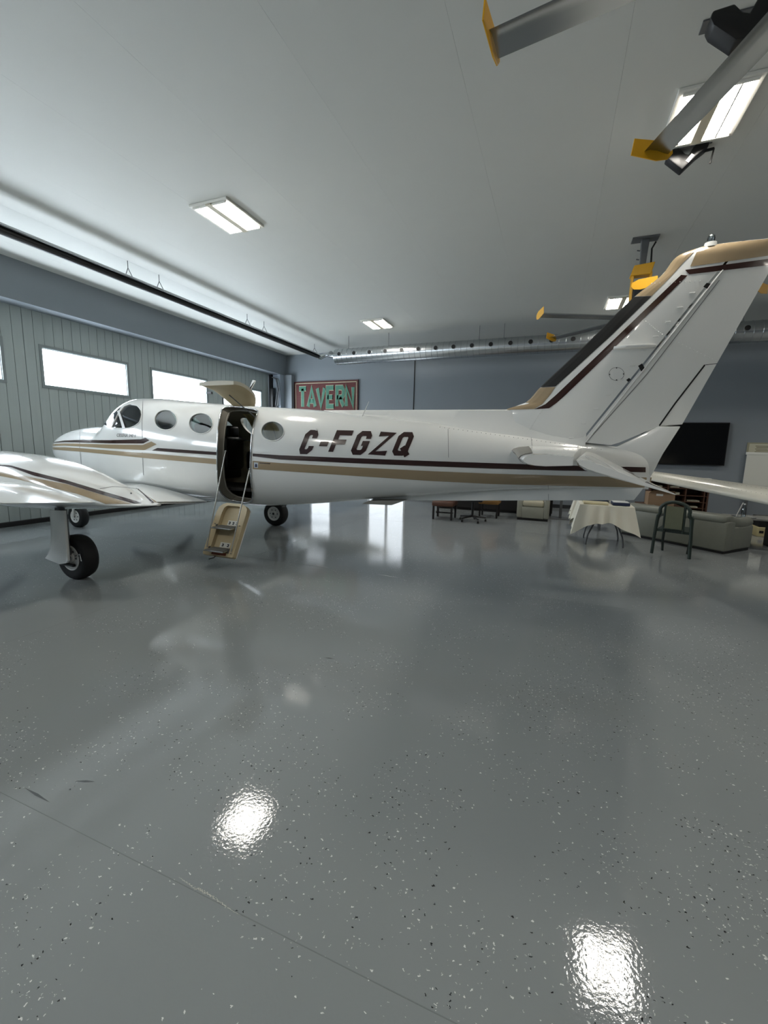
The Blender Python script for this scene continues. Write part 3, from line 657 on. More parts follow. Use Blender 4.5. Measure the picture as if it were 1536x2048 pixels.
def plate(bld, zs, xa, xb, n=14, edges=True):
    "closed body between two chordwise limits for a list of heights"
    R = []
    for z in zs:
        a, c = xa(z), xb(z); us = [a+(c-a)*((1-cos(pi*i/n))/2 if xa is xle else i/n) for i in range(n+1)]
        R.append([(x, Y0-fin_t(x, z), z) for x in us]+[(x, Y0+fin_t(x, z), z) for x in us[::-1]])
    bld.grid(R, True); m2 = len(R[0]); t = len(bld.v); bld.f += [tuple(t-len(R)*m2+i for i in range(m2)), tuple(t-m2+i for i in range(m2))]; bld.mi += [0, 0]
    return bld
zs = [1.6+(3.565-1.6)*i/44 for i in range(45)]
fin = plate(B(), zs, xle, lambda z: xh(z)-.012, 18).done('tail_fin', WHITE, AC, smooth=40)
def zbot(x):   # lower edge of the rudder
    return float(np.interp(x, [.25, .61, .97, 1.3], [1.70, 1.675, 1.885, 1.90]))
b = B(); R = []
for i in range(46):
    s_ = i/45; row = []; back = []
    n = 14
    for j in range(n+1):
        u = j/n; zb_ = zbot(.25+.95*u); z = zb_+(3.565-zb_)*s_; x = xh(z)+.012+(xte(z)-xh(z)-.012)*u
        row.append((x, Y0-fin_t(x, z), z)); back.append((x, Y0+fin_t(x, z), z))
    R.append(row+back[::-1])
b.grid(R, True); m2 = len(R[0]); t = len(b.v); b.f += [tuple(range(m2)), tuple(range(t-m2, t))]; b.mi += [0, 0]
rud = b.done('rudder', WHITE, AC, smooth=40)
def fin_hit(px, py, off=.004):
    y = Y0-.08
    for _ in range(5):
        p = at(px, py, Y=y); z = min(max(p.z, 1.6), 3.56); x = min(max(p.x, xle(z)), xte(z)); y = Y0-fin_t(x, z)
    return Vector((x, y-off, z))
def finband(name, mt, up, lo, parent, n=40, mirror=False, m_=5):
    b_ = B(); band(b_, fin_hit, up, lo, n, m_)
    if mirror:
        vs = [(v[0], 2*Y0-v[1], v[2]) for v in b_.v]; b_.add(vs, list(b_.f))
    return b_.done(name, mt, parent, smooth=40, fixn=False)
finband('deice_boot', BOOT, [(1067, 775.5), (1166, 688), (1254, 594.5)], [(1111, 773), (1215, 678), (1303, 592.5)], fin, mirror=True, m_=40)
finband('tan_stripe', TAN, [(995, 820.5), (1020, 813), (1044, 798), (1067, 776)], [(1068, 818), (1085, 808), (1100, 790), (1111, 774)], fin, 30, True, 40)
finband('tan_stripe', TAN, [(1254, 593.5), (1313, 543), (1344, 510), (1388, 495)], [(1303, 592), (1342, 553), (1366, 526), (1393, 499)], fin, 30, True, 40)
finband('brown_stripe', BROWN, [(1069, 818.5), (1090, 809), (1112, 790), (1200, 706), (1362, 550)], [(1098, 816.5), (1113, 806), (1130, 791), (1215, 709), (1375, 551)], fin, 50)
finband('brown_stripe', BROWN, [(1370, 540), (1450, 529.5), (1536, 518), (1640, 504)], [(1378, 549), (1450, 540.5), (1536, 530.5), (1640, 518)], rud, 40)
finband('tan_stripe', TAN, [(1396, 497), (1420, 487), (1536, 474), (1640, 466)], [(1380, 533.5), (1420, 528), (1536, 511.5), (1640, 497)], rud, 40, True, 8)
# trim tab gaps, hinge details, panel, rivets
b = B()
def gapline(pts, wd, vert=True, off=.003):
    band(b, fin_hit, [(x-wd/2, y-wd/2) for x, y in pts], [(x+wd/2, y+wd/2) for x, y in pts], 20, 1, off)
gapline([(1318.5, 851.5), (1350, 807), (1409.5, 730)], 2.2); gapline([(1410, 730), (1436, 727)], 1.0)
b.done('trim_tab_gap', GAP, rud, fixn=False)
b = B(); band(b, fin_hit, [(1276, 732), (1284, 727)], [(1282, 743), (1290, 738)], 3, 2, .006); band(b, fin_hit, [(1252, 760), (1258, 756)], [(1256, 764), (1262, 760)], 3, 2, .006); band(b, fin_hit, [(1406, 574), (1413, 566)], [(1414, 578), (1421, 568)], 3, 2, .006); b.done('hinge_cutout', GAP, rud, fixn=False)
b = B(); pts = [(1172, 884), (1290, 752), (1438, 560)]; band(b, fin_hit, [(x, y) for x, y in pts], [(x+1.2, y+.8) for x, y in pts], 24, 1, .003); b.done('rudder_spar_joint', SEAM, rud, fixn=False)
B().tube([fin_hit(1172+(1446-1172)*k/20, 884+(540-884)*k/20, .001) for k in range(21)], .008, 8).done('rudder_nose_tube', WHITE, rud, smooth=60)
b = B(); band(b, fin_hit, ell(1233, 748, 15.5, 13.5, 25)+[(1248.5, 748)], ell(1233, 748, 14.7, 12.7, 25)+[(1247.7, 748)], 60, 1, .003); b.done('access_panel_ring', SEAM, fin, fixn=False)
b = B()
for x, y in ((1233, 736), (1233, 760), (1219, 749), (1247, 748)): p = fin_hit(x, y, .002); b.lathe([(.006, 0), (.004, -.003)], tuple(p), 1, 8)
b.done('panel_screw', GAP, fin)
b = B(); band(b, fin_hit, [(1080, 868), (1060, 846), (1040, 866)][:1]+[(1040, 863)], [(1080.6, 868.6), (1040.6, 863.6)], 8, 1, .003)
for x0, y0, x1, y1 in ((1288, 640, 1328, 672), (1350, 682, 1432, 722), (1290, 568, 1400, 562), (1060, 858, 1084, 820)):
    for k in range(12):
        p = fin_hit(x0+(x1-x0)*k/11, y0+(y1-y0)*k/11, 0); b.lathe([(.005, 0), (.0045, -.003), (.002, -.0045)], tuple(p), 1, 6)
tag(b.done('rivet_row', WHITE, fin), kind='stuff')
for k in range(11):
    x0, y0 = 1386-k*24.5+ (3 if k > 4 else 0), 586+k*29; p = fin_hit(x0, y0, 0); B().box((p.x-.03, p.y-.008, p.z-.006), (p.x+.02, p.y+.004, p.z+.006), .003).done('hinge_rib', WHITE, fin)
p, q = fin_hit(1226, 698), fin_hit(1310, 692)
b = B(); b.prism([(p.x, Y0-.16), (p.x+.1, Y0-.19), (q.x-.1, Y0-.185), (q.x, Y0-.16), (q.x, Y0-.04), (p.x, Y0-.04)], 2, p.z-.012, p.z+.014, .005); b.done('blade_antenna', WHITE, fin, smooth=40)
b = B(); 
p = at(1421, 489, Y=Y0-.01); tb = B().lathe([(.055, -.03), (.05, .012), (.03, .02)], tuple(p), 2, 18).done('beacon_base', WHITE, fin, smooth=40)
B().lathe([(.03, .02), (.033, .05), (.028, .075), (.012, .088)], tuple(p), 2, 18).done('beacon_lens', CLEAR, fin, smooth=50)
B().lathe([(.012, .02), (.014, .05), (.01, .065)], tuple(p), 2, 12).done('beacon_lamp', STEEL, fin)
# dorsal fairing in front of the fin, tail cone fairing, ventral fin
b = B(); R = []
for i in range(41):
    x = -2.95+(.3+2.95)*i/40; zt = float(np.interp(x, [-2.95, -2.6, -.6, .3], [2.078, 2.075, 2.062, 2.05])); zf = FUS.sec(x)[0]+FUS.sec(x)[1]
    bw = .02+.22*min(1, (i/40)*6)*(1-.55*i/40); tw = .012+.045*min(1, i/30)
    zb_ = zf-.06*min(1, i/6); R.append([(x, Y0-bw, zb_), (x, Y0-tw*1.4, zb_+(zt-zb_)*.55), (x, Y0-tw, zt-.015), (x, Y0-tw*.4, zt), (x, Y0+tw*.4, zt), (x, Y0+tw, zt-.015), (x, Y0+tw*1.4, zb_+(zt-zb_)*.55), (x, Y0+bw, zb_)])
b.grid(R, True); m2 = 8; t = len(b.v); b.f += [tuple(range(8)), tuple(range(t-8, t))]; b.mi += [0, 0]; b.done('dorsal_fairing', WHITE, AC, smooth=50)
b = B(); R = []
OUTT = [(.12, 1.70), (.25, 1.69), (.61, 1.662), (.965, 1.872), (1.165, 1.875), (1.04, 1.60), (.955, 1.36), (.9, 1.4), (.6, 1.42), (.2, 1.5)]
b.prism(OUTT, 1, Y0-.05, Y0+.05, .012); b.done('tail_cone', WHITE, AC, smooth=30)
VP = [(-2.25, .875), (-1.9, .905), (-1.4, .915), (.82, 1.095), (.93, 1.30), (.5, 1.36), (-.3, 1.32), (-1.5, 1.06), (-2.0, .93)]
VP = [(p.x, p.z) for p in [at(x, y, Y=Y0-.03) for x, y in ((740, 999.5), (900, 1001.5), (1100, 1001), (1268, 1000.5))]]+[(.93, 1.28), (.5, 1.35), (-.3, 1.35), (-1.5, 1.1), (-2.1, .95)]
b = B(); b.prism(VP, 1, Y0-.03, Y0+.03, .006); b.done('ventral_fin', WHITE, AC)
# horizontal tail
for sg in (-1, 1):
    R = []
    for d, le, hg, z, tk in ((.08, -.46, .27, 1.60, .055), (.3, -.44, .25, 1.595, .052), (1.4, -.31, .17, 1.572, .045), (2.5, -.20, .105, 1.548, .04), (2.59, -.17, .10, 1.545, .033)):
        y = Y0+sg*d; c = hg-le
        R.append([(le+c*u, y, z+tk*v) for u, v in ((0, 0), (.03, .38), (.1, .68), (.25, .93), (.5, 1), (1, .75), (1, -.75), (.5, -1), (.25, -.93), (.1, -.68), (.03, -.38))])
    b = B().grid(R, True); n = 11; t = len(b.v); b.f += [tuple(range(n)), tuple(range(t-n, t))]; b.mi += [0, 0]; hs = b.done('tailplane', WHITE, AC, smooth=40)
    b = B(); RR = [[(v[0]-.003 if i in (0, 1, 10) else v[0], v[1], v[2]+(.003 if i in (0, 1, 2, 3) else -.003)) for i, v in enumerate(r) if i in (0, 1, 2, 3, 10)] for r in R[1:4]]
    RR = [[r[4], r[0], r[1], r[2], r[3]] for r in RR]; b.grid(RR); b.done('deice_boot', BOOTG, hs, smooth=50)
    R = []
    for d, h, zt, te, zt2, tk in ((.34, .27, 1.59, .94, 1.285, .036), (1.4, .185, 1.565, .78, 1.33, .036), (2.5, .105, 1.548, .615, 1.382, .034), (2.60, .11, 1.545, .60, 1.386, .022)):
        y = Y0+sg*d; pts = []
        for u, v in ((0, 0), (.03, .6), (.12, 1), (.4, .75), (.98, .08), (1, 0), (.98, -.08), (.4, -.75), (.12, -1), (.03, -.6)):
            pts.append((h+.012+(te-h)*u+.25*tk*v, y, zt+(zt2-zt)*u+tk*v))
        R.append(pts)
    b = B().grid(R, True); n = 10; t = len(b.v); b.f += [tuple(range(n)), tuple(range(t-n, t))]; b.mi += [0, 0]; b.done('elevator', WHITE, AC, smooth=40)
# aerials
p = [at(x, y, Y=Y0) for x, y in ((489, 790), (497, 787), (510, 762), (506.5, 760.5))]
b = B(); b.prism([(q.x, q.z) for q in p]+[(p[0].x-.03, 2.15)], 1, Y0-.012, Y0+.012, .004); b.prism([(p[0].x-.03, 2.12), (p[1].x+.04, 2.12), (p[1].x, p[1].z), (p[0].x, p[0].z)], 1, Y0-.02, Y0+.02, .004); b.done('blade_antenna', WHITE, AC)
p, q = at(723, 836, Y=5.08), at(738, 803, Y=5.08)
B().tube([p, q], [.008, .003], 6).done('whip_antenna', HUB, AC)
P = [at(x, y, Y=5.1) for x, y in ((728, 1006.5), (743, 1000), (812, 1000), (787, 1009))]
b = B(); b.prism([(v.x, v.z) for v in P], 1, 5.02, 5.2, .004); b.done('belly_antenna', BOOTG, AC)
p = fus_hit(633, 860, .002); B().lathe([(.016, 0), (.016, -.006), (.008, -.008)], tuple(p), 1, 14).done('static_port', HUB, AC)

# ================================================================== ceiling services
def light_fixture(loc):
    t = thing('ceiling_light', 'square ceiling light fitting with two pairs of bright tubes', 'light', loc, 'square tube lights on the ceiling')
    B().box((-.305, -.38, -.03), (.305, .38, 0), .006).done('housing', mat('white_enamel', (232, 230, 222), .4), t, local=True)
    for q in (-1, 1):
        for s_ in (-1, 1):
            xc = q*.155+s_*.056
            B().prism([(xc-.047, -.030), (xc-.047, -.034), (xc-.03, -.040), (xc+.03, -.040), (xc+.047, -.034), (xc+.047, -.030)], 1, -.33, .33).done('tube', TUBE, t, local=True)
        B().box((q*.155-.006, -.33, -.048), (q*.155+.006, .33, -.03)).done('tube_divider', mat('lamp_divider', (150, 146, 134), .5), t, local=True)
        for e in (-1, 1): B().box((q*.155-.11, e*.345-.012, -.05), (q*.155+.11, e*.345+.012, -.03), .004).done('lamp_holder', MATS['white_enamel'], t, local=True)
    B().box((-.044, -.37, -.05), (.044, .37, -.03), .006).done('ballast_cover', mat('cream_enamel', (206, 198, 176), .5), t, local=True)
    return t
LI = {(-4.35, 5.1): 'square tube light nearest the hangar door windows above the aeroplane cabin', (-4.35, 10.4): 'square tube light near the left end of the round duct', (1.05, 5.1): 'square tube light beside the near ceiling fan blade at upper right', (1.05, 10.4): 'square tube light beside the tail fin boot, behind the far ceiling fan',
      (-4.35, -.2): 'added square tube light out of view behind the camera, left', (1.05, -.2): 'added square tube light out of view behind the camera, right', (6.45, 5.1): 'added square tube light out of view right of the fans, middle row', (6.45, 10.4): 'added square tube light out of view right of the fans, far row', (6.45, -.2): 'added square tube light out of view right of the fans, near row'}  # these five fittings are unseen, added on the grid to light the room
proto = None
for (x, y), lb in LI.items():
    if proto is None: proto = o = light_fixture((x, y, ZC))
    else: o = copy_tree(proto)
    o.location = (x, y, ZC); o['label'] = lb
# tube heater along the hangar door
HX, HZ = -7.03, 4.345
t = thing('tube_heater', 'long black radiant tube heater hanging along the hangar door', 'heater', (HX, 6, HZ-.06))
def sweep(bld, poly, ax, a, c): return bld.prism(poly, ax, a, c)
B().prism([(HX-.12, HZ+.005), (HX-.06, HZ+.055), (HX+.06, HZ+.055), (HX+.12, HZ+.005), (HX+.11, HZ+.003), (HX+.055, HZ+.043), (HX-.055, HZ+.043), (HX-.11, HZ+.003)], 1, YF+.6, 12.1).done('reflector', mat('dull_reflector', (150, 152, 150), .35, .6), t)
B().tube([(HX, YF+.6, HZ-.02), (HX, 12.12, HZ-.02)], .056, 14).done('burner_tube', BLACK, t, smooth=50)
B().tube([(HX, 12.1, HZ-.02), (HX+.02, 12.22, HZ-.02), (HX+.18, 12.28, HZ+.05), (HX+.42, 12.2, HZ+.03), (HX+.55, 12.0, HZ-.02), (HX+.62, 11.8, HZ-.02)], [.075, .075, .06, .06, .065, .065], 14).done('flue_elbow', GALV, t, smooth=50)
for k, y in enumerate((-1.5, 1.0, 3.3, 5.71, 6.34, 8.80, 9.44, 11.9)):
    b = B(); b.tube([(HX, y, ZC), (HX, y, HZ+.19)], .006, 6); b.tube([(HX, y, HZ+.19), (HX-.09, y, HZ+.04)], .006, 6); b.tube([(HX, y, HZ+.19), (HX+.09, y, HZ+.04)], .006, 6); b.done('hanger_wire', STEEL, t)
# round perforated duct along the back wall
DY, DZ, DR = 11.34, 4.105, .21
t = thing('round_duct', 'shiny round ventilation duct with a row of black outlets', 'duct', (0, DY, DZ-DR))
B().lathe([(DR*.3, -5.99), (DR*.97, -5.985), (DR, -5.96), (DR, 9.2)], (0, DY, DZ), 0, 48).done('duct_pipe', GALV, t, smooth=40)
rg = B().lathe([(DR-.002, -.007), (DR+.006, -.003), (DR+.006, .003), (DR-.002, .007)], (0, 0, 0), 0, 40, cap=False).done('duct_seam', GALV, t, local=True, smooth=40)
x = -5.88; first = True
while x < 6.0:
    o = rg if first else rg.copy()
    if not first: link(o, t)
    o.location = Vector((x, DY, DZ))-WO[t]; first = False; x += .152
hl = B().lathe([(.052, .0), (.052, -.012), (.060, -.012), (.060, .02)], (0, 0, 0), 1, 22, cap=False).done('outlet_rim', GALV, t, local=True)
hd = B().lathe([(.051, -.004), (.051, .02)], (0, 0, 0), 1, 22).done('air_outlet', BLACK, t, local=True)
x = -5.79; first = True
while x < 5.5:
    for o0 in (hl, hd):
        o = o0 if first else o0.copy()
        if not first: link(o, t)
        o.location = Vector((x, DY-DR-.004, DZ+.03))-WO[t]
    first = False; x += .4605
for x in (-5.6, -4.4, -1.97, -1.37, 1.2, 3.4, 4.9): B().tube([(x, DY, ZC), (x, DY, DZ+DR-.01)], .006, 6).done('hanger_wire', STEEL, t)
B().tube([(HX+.66, 11.70, HZ-.04), (-6.25, 11.42, 4.18), (-6.0, 11.36, 4.15)], .055, 12).done('inlet_pipe', GALV, t, smooth=50)
# ceiling fans
def fan(loc, a0, label):
    t = thing('ceiling_fan', label, 'ceiling fan', loc, 'large ceiling fans with yellow blade tips')
    h = ZC-loc[2]
    B().box((-.17, -.09, h-.02), (.17, .09, h), .004).done('mount_plate', STEEL, t, local=True)
    b = B(); b.prism([(-.05, h-.02), (.055, h-.02), (.035, .72), (-.035, .72)], 1, -.04, .04, .008); b.done('downrod', STEEL, t, local=True)
    b = B()
    for z in (h-.16, h-.28): b.tube([(-.05, 0, z), (-.09, 0, z+.01)], .008, 6)
    b.done('rod_bolt', STEEL, t, local=True)
    b = B(); b.prism([(-.15, .58), (-.11, .72), (.15, .74), (.11, .58)], 1, -.07, .07, .01)
    for q in (-1, 1): b.box((q*.115-.016, -.05, .08), (q*.115+.016, .05, .62), .006)
    b.done('motor_frame', YELLOW, t, local=True)
    B().box((-.1, -.09, .1), (.1, .09, .42), .02).done('motor', BLACK, t, local=True)
    B().tube([(.14, 0, h-.06), (.10, .02, .95), (.11, .02, .70)], .012, 8).done('power_cable', BLACK, t, local=True)
    B().lathe([(.1, .1), (.17, .06), (.18, -.02), (.1, -.05)], (0, 0, 0), 2, 30).done('hub', ALU, t, local=True, smooth=40)
    prof = [(-.075, 0), (-.05, .018), (0, .026), (.05, .018), (.085, -.012), (.05, .006), (0, .008), (-.05, 0)]
    bl = B(); R = [[(r, c, z) for c, z in prof] for r in (.15, .6, 1.0, 1.455)]; bl.grid(R, True); bl.f += [tuple(range(8)), tuple(range(24, 32))]; bl.mi += [0, 0]
    blade = bl.done('blade', ALU, t, local=True, smooth=30)
    wl_ = B().prism([(.165, -.045), (.165, .055), (-.02, .07), (-.09, .05), (-.105, .01), (-.08, -.03), (-.01, -.05)], 0, 1.455, 1.463, .002).done('winglet', YELLOW, blade, local=True)
    for k in range(6):
        o = blade if k == 0 else blade.copy()
        if k: 
            link(o, t); w2 = wl_.copy(); link(w2, o)
        o.rotation_euler = (math.radians(8), 0, math.radians(a0+60*k))
        o.rotation_mode = 'ZYX'; o.rotation_euler = (math.radians(8), 0, math.radians(a0+60*k)); o.rotation_mode = 'XYZ'
    return t
fan((1.014, 2.22, 3.56), 51.6, 'near ceiling fan with polished blades and yellow tips at the top right')
fan((.98, 7.58, 3.56), 23, 'far ceiling fan with yellow hub frame beyond the tail fin')
# black brackets on the ceiling by the near fan
def vbracket(pts_px, Y, th, name, label, plate_px, sticker=None, rod=None):
    P = [at(x, y, Y=Y) for x, y in pts_px]; base = at(*plate_px[0], Z=ZC)
    t = thing(name, label, 'bracket', (P[0].x, Y, ZC), 'black brackets on the ceiling')
    q = [at(x, y, Z=ZC) for x, y in plate_px]; x0, x1 = min(p.x for p in q), max(p.x for p in q); y0, y1 = min(p.y for p in q), max(p.y for p in q)
    B().box((x0, y0, ZC-.012), (x1, y1, ZC), .003).done('mount_plate', STEEL, t)
    B().prism([(p.x, p.z) for p in P], 1, Y-th, Y+th, .012).done('bracket_body', BLACK, t, smooth=40)
    if sticker:
        s_ = [at(x, y, Y=Y-th-.003) for x, y in sticker]; B().prism([(p.x, p.z) for p in s_], 1, Y-th-.006, Y-th).done('sticker', MATS['white_placard'], t)
    if rod:
        r_ = [at(x, y, Y=Y) for x, y in rod]; B().tube(r_[:2], .014, 8).tube(r_[1:], .008, 8).done('pull_rod', BLACK, t)
    return t
vy = at(1360, 345, Z=4.45).y
vbracket([(1330, 322), (1343, 297), (1353, 299), (1367, 314), (1375, 316), (1383, 302), (1391, 290), (1420, 283), (1413, 300), (1392, 316), (1361, 346)], vy, .06, 'ceiling_bracket', 'V-shaped black bracket with white sticker hanging below the near fan tip', [(1345, 300), (1425, 283)], [(1371, 322), (1383, 307), (1389, 310), (1377, 325)], [(1405, 303), (1428, 297), (1420, 327)])
vy = at(1440, 60, Z=4.4).y
vbracket([(1414, 55), (1419, 40), (1462, 26), (1478, 42), (1492, 44), (1512, 8), (1536, -4), (1560, -4), (1560, 20), (1490, 92), (1464, 98), (1420, 68)], vy, .07, 'ceiling_bracket', 'bulky black bracket on the ceiling at the top right corner', [(1397, 68), (1520, 8)])

# ================================================================== back wall
SG = thing('tavern_sign', 'carved dark red sign reading TAVERN in green letters on the back wall', 'sign', (-7.3, YB-.06, 2.68))
sx0, sx1, sz0, sz1 = -8.49, -6.105, 2.70, 3.725
MAROON = mat('weathered_maroon', (92, 40, 38), .7, noise=.5, nscale=5, stretch=(1, 1, 5)); GREEN = mat('weathered_green', (74, 128, 108), .65, noise=.35, nscale=9); PALE = mat('flaked_pale_paint', (186, 178, 150), .7, noise=.3, nscale=12)
B().box((sx0, YB-.05, sz0), (sx1, YB-.012, sz1)).done('sign_board', MAROON, SG)
b = B()
for q in (((sx0+.03, YB-.056, sz0+.03), (sx1-.03, YB-.05, sz0+.055)), ((sx0+.03, YB-.056, sz1-.055), (sx1-.03, YB-.05, sz1-.03)), ((sx0+.03, YB-.056, sz0+.03), (sx0+.055, YB-.05, sz1-.03)), ((sx1-.055, YB-.056, sz0+.03), (sx1-.03, YB-.05, sz1-.03))): b.box(*q)
b.done('sign_border', PALE, SG)
b = B()
for q in (((sx0-.02, YB-.06, sz0-.02), (sx1+.02, YB-.01, sz0)), ((sx0-.02, YB-.06, sz1), (sx1+.02, YB-.01, sz1+.02)), ((sx0-.02, YB-.06, sz0), (sx0, YB-.01, sz1)), ((sx1, YB-.06, sz0), (sx1+.02, YB-.01, sz1))): b.box(*q)
b.done('sign_frame', mat('sign_frame_brown', (70, 34, 26), .6), SG)
TV = {'T': [[(0, 1), (.64, 1)], [(.32, 1), (.32, 0)]], 'A': [[(0, 0), (.32, 1.0), (.64, 0)], [(.14, .3), (.5, .3)]], 'V': [[(0, 1), (.32, 0), (.64, 1)]], 'E': [[(.6, 1), (.06, 1), (.06, 0), (.62, 0)], [(.06, .5), (.5, .5)]],
      'R': [[(.06, 0), (.06, 1), (.5, 1), (.62, .86), (.62, .62), (.5, .48), (.06, .48)], [(.32, .48), (.64, 0)]], 'N': [[(.04, 0), (.04, 1), (.6, 0), (.6, 1)]]}
for k, ch in enumerate('TAVERN'):
    for wd, yy, mt, nm in ((.30, YB-.062, PALE, 'letter_outline'), (.235, YB-.070, GREEN, 'carved_letter')):
        def fn(u, v, k=k, yy=yy):
            w_ = (sx1-sx0-.24)/6; return Vector((sx0+.14+w_*(k+.12+u*1.22*.98), yy-.0008*len(ch), sz0+.21+v*.60))
        b = B(); strokes(b, TV[ch], wd, fn, 2)
        n0 = len(b.v); vs = [Vector(v) for v in b.v]; fs = list(b.f); b.add([(v.x, YB-.05, v.z) for v in vs], fs)
        # close the sides so that each letter stands proud of the board
        edge = {}
        for f in fs:
            for a_, c_ in zip(f, f[1:]+f[:1]): edge[frozenset((a_, c_))] = edge.get(frozenset((a_, c_)), [])+[(a_, c_)]
        b.f += [(e[0][0], e[0][1], e[0][1]+n0, e[0][0]+n0) for e in edge.values() if len(e) == 1]; b.mi += [0]*(len(b.f)-len(b.mi))
        b.done(nm, mt, SG, fixn=False)
TVY = YB-.08
t = thing('wall_television', 'large black flat television on the back wall beyond the tail', 'television', (3.0, YB, 1.33))
B().box((2.05, TVY-.03, 1.33), (3.92, TVY+.02, 2.38), .012).done('bezel', BLACK, t)
B().box((2.07, TVY-.032, 1.35), (3.90, TVY-.029, 2.36)).done('screen', mat('dark_screen', (5, 5, 6), .12), t)
B().box((2.7, TVY+.02, 1.6), (3.3, YB, 2.1)).done('wall_mount', STEEL, t)
t = thing('whiteboard', 'plain white board standing against the back wall at the right edge', 'whiteboard', (5.2, YB-.1, 0))
wx = at(1490, 940, Y=YB-.1).x; wz1 = at(1495, 909, Y=YB-.1).z
B().box((wx, YB-.10, .62), (wx+1.9, YB-.07, wz1)).done('panel', mat('whiteboard_white', (214, 214, 204), .3), t)
B().box((wx-.02, YB-.11, wz1), (wx+1.92, YB-.06, wz1+.06), .004).done('rail', mat('white_rail', (224, 224, 216), .35), t)
for x in (wx+.1, wx+1.75): B().box((x, YB-.1, 0), (x+.05, YB-.05, .62)).done('leg', STEEL, t)
px0 = at(1493, 900, Y=YB-.02).x; pz0, pz1 = at(1500, 904, Y=YB-.02).z, at(1500, 885, Y=YB-.02).z
t = thing('framed_notice', 'small framed notice with dark print above the whiteboard', 'notice', (px0+.4, YB, pz0))
B().box((px0, YB-.03, pz0-.05), (px0+.95, YB-.005, pz1), .004).done('frame', mat('notice_frame', (150, 146, 124), .5), t)
B().box((px0+.04, YB-.034, pz0-.02), (px0+.91, YB-.029, pz1-.03)).done('paper', mat('cream_paper', (190, 186, 164), .6), t)
b = B()
for i in range(5): b.box((px0+.16+.02*(i % 2), YB-.036, pz1-.09-.035*i), (px0+.44-.02*(i % 3), YB-.0342, pz1-.075-.035*i))
b.done('print', mat('faded_print', (112, 106, 84), .7), t)
# door machinery in the corner
t = thing('door_track_post', 'pale post with black hoses in the corner beside the hangar door', 'post', (-9.0, 12.75, 0))
p0, p1 = at(547, 790, Y=12.7), at(559, 790, Y=12.7)
B().box((p0.x, 12.68, 0), (p1.x+.05, 12.95, ZS-.01), .006).done('post', mat('pale_post', (150, 160, 172), .45), t)
B().box((p1.x+.06, 12.9, 0), (p1.x+.35, YB-.01, ZS-.01)).done('jamb', WALL, t)
B().box((max(p0.x-.25, XL-.03), 12.66, 0), (p0.x-.03, 12.8, ZS-.01)).done('dark_channel', GAP, t)
B().box((p0.x-.02, 12.5, 2.8), (p0.x+.12, 12.68, 3.5), .03).done('winch', BLACK, t)
B().box((p0.x-.02, 12.55, 2.2), (p0.x+.2, 12.68, 2.58), .01).done('control_box', mat('white_box', (206, 210, 212), .4), t)
for k in range(3):
    B().tube([(p0.x+.02, 12.6, 3.86), (p0.x+.16+.05*k, 12.6, 3.8), (p0.x+.24+.04*k, 12.6, 3.45), (p0.x+.14+.05*k, 12.6, 2.95), (p0.x+.05, 12.6, 2.72)], .016, 8).done('hose', BLACK if k % 2 else STEEL, t, smooth=60)

# ================================================================== lounge area
GREYV = mat('grey_green_leather', (120, 122, 112), .45, noise=.08, nscale=10); GREYD = mat('dark_plinth', (20, 20, 20), .7)
def frame2(o, ux):
    "local frame on the floor: origin o, x axis ux, y axis to its left"
    ux = Vector((ux[0], ux[1], 0)).normalized(); uy = Vector((-ux.y, ux.x, 0)); M = Matrix(((ux.x, uy.x, 0, o[0]), (ux.y, uy.y, 0, o[1]), (0, 0, 1, o[2] if len(o) > 2 else 0), (0, 0, 0, 1))); return M
SC, SL = at(1446.8, 1109.5, Z=0), at(1274, 1074.7, Z=0); u = (SL-SC).normalized()
t = thing('sofa', 'long grey leather sofa seen from its back', 'sofa', (SC.x, SC.y, 0)); SOF = t
Mf = frame2((SC.x, SC.y, 0), u[:2])     # x runs away along the back, y to the camera side
if (Mf.to_3x3() @ Vector((0, 1, 0))).y > 0: sgn = 1
else: sgn = -1
def sb(lo, hi, bev=.03, seg=3):
    a, c = list(lo), list(hi)
    if sgn < 0: a[1], c[1] = -hi[1], -lo[1]
    return B().box(a, c, bev, seg, Mf)
sb((.02, .03, 0), (1.78, .82, .04), 0).done('plinth', GREYD, t)
sb((0, 0, .04), (1.8, .26, .53), .03).done('back_panel', GREYV, t, smooth=50)
for i in range(2): sb((.02+.87*i, -.03, .50), (.88+.88*i, .26, .63), .055).done('back_cushion', GREYV, t, smooth=60)
for i in range(2): sb((.2+.7*i, .24, .3), (.89+.7*i, .84, .46), .05).done('seat_cushion', GREYV, t, smooth=60)
sb((0, .2, .04), (.2, .86, .44), .04).done('arm_panel', GREYV, t, smooth=60)
sb((1.6, .2, .04), (1.8, .86, .44), .04).done('arm_panel', GREYV, t, smooth=60)
for x in (-.03, 1.57):
    b = B(); P = [(Mf @ Vector((x+.13, sgn*yy, zz))) for yy, zz in ((.1, .55), (.25, .52), (.45, .47), (.65, .46), (.85, .48))]; b.tube(P, [.08, .1, .105, .1, .085], 14); b.done('arm_roll', GREYV, t, smooth=60)
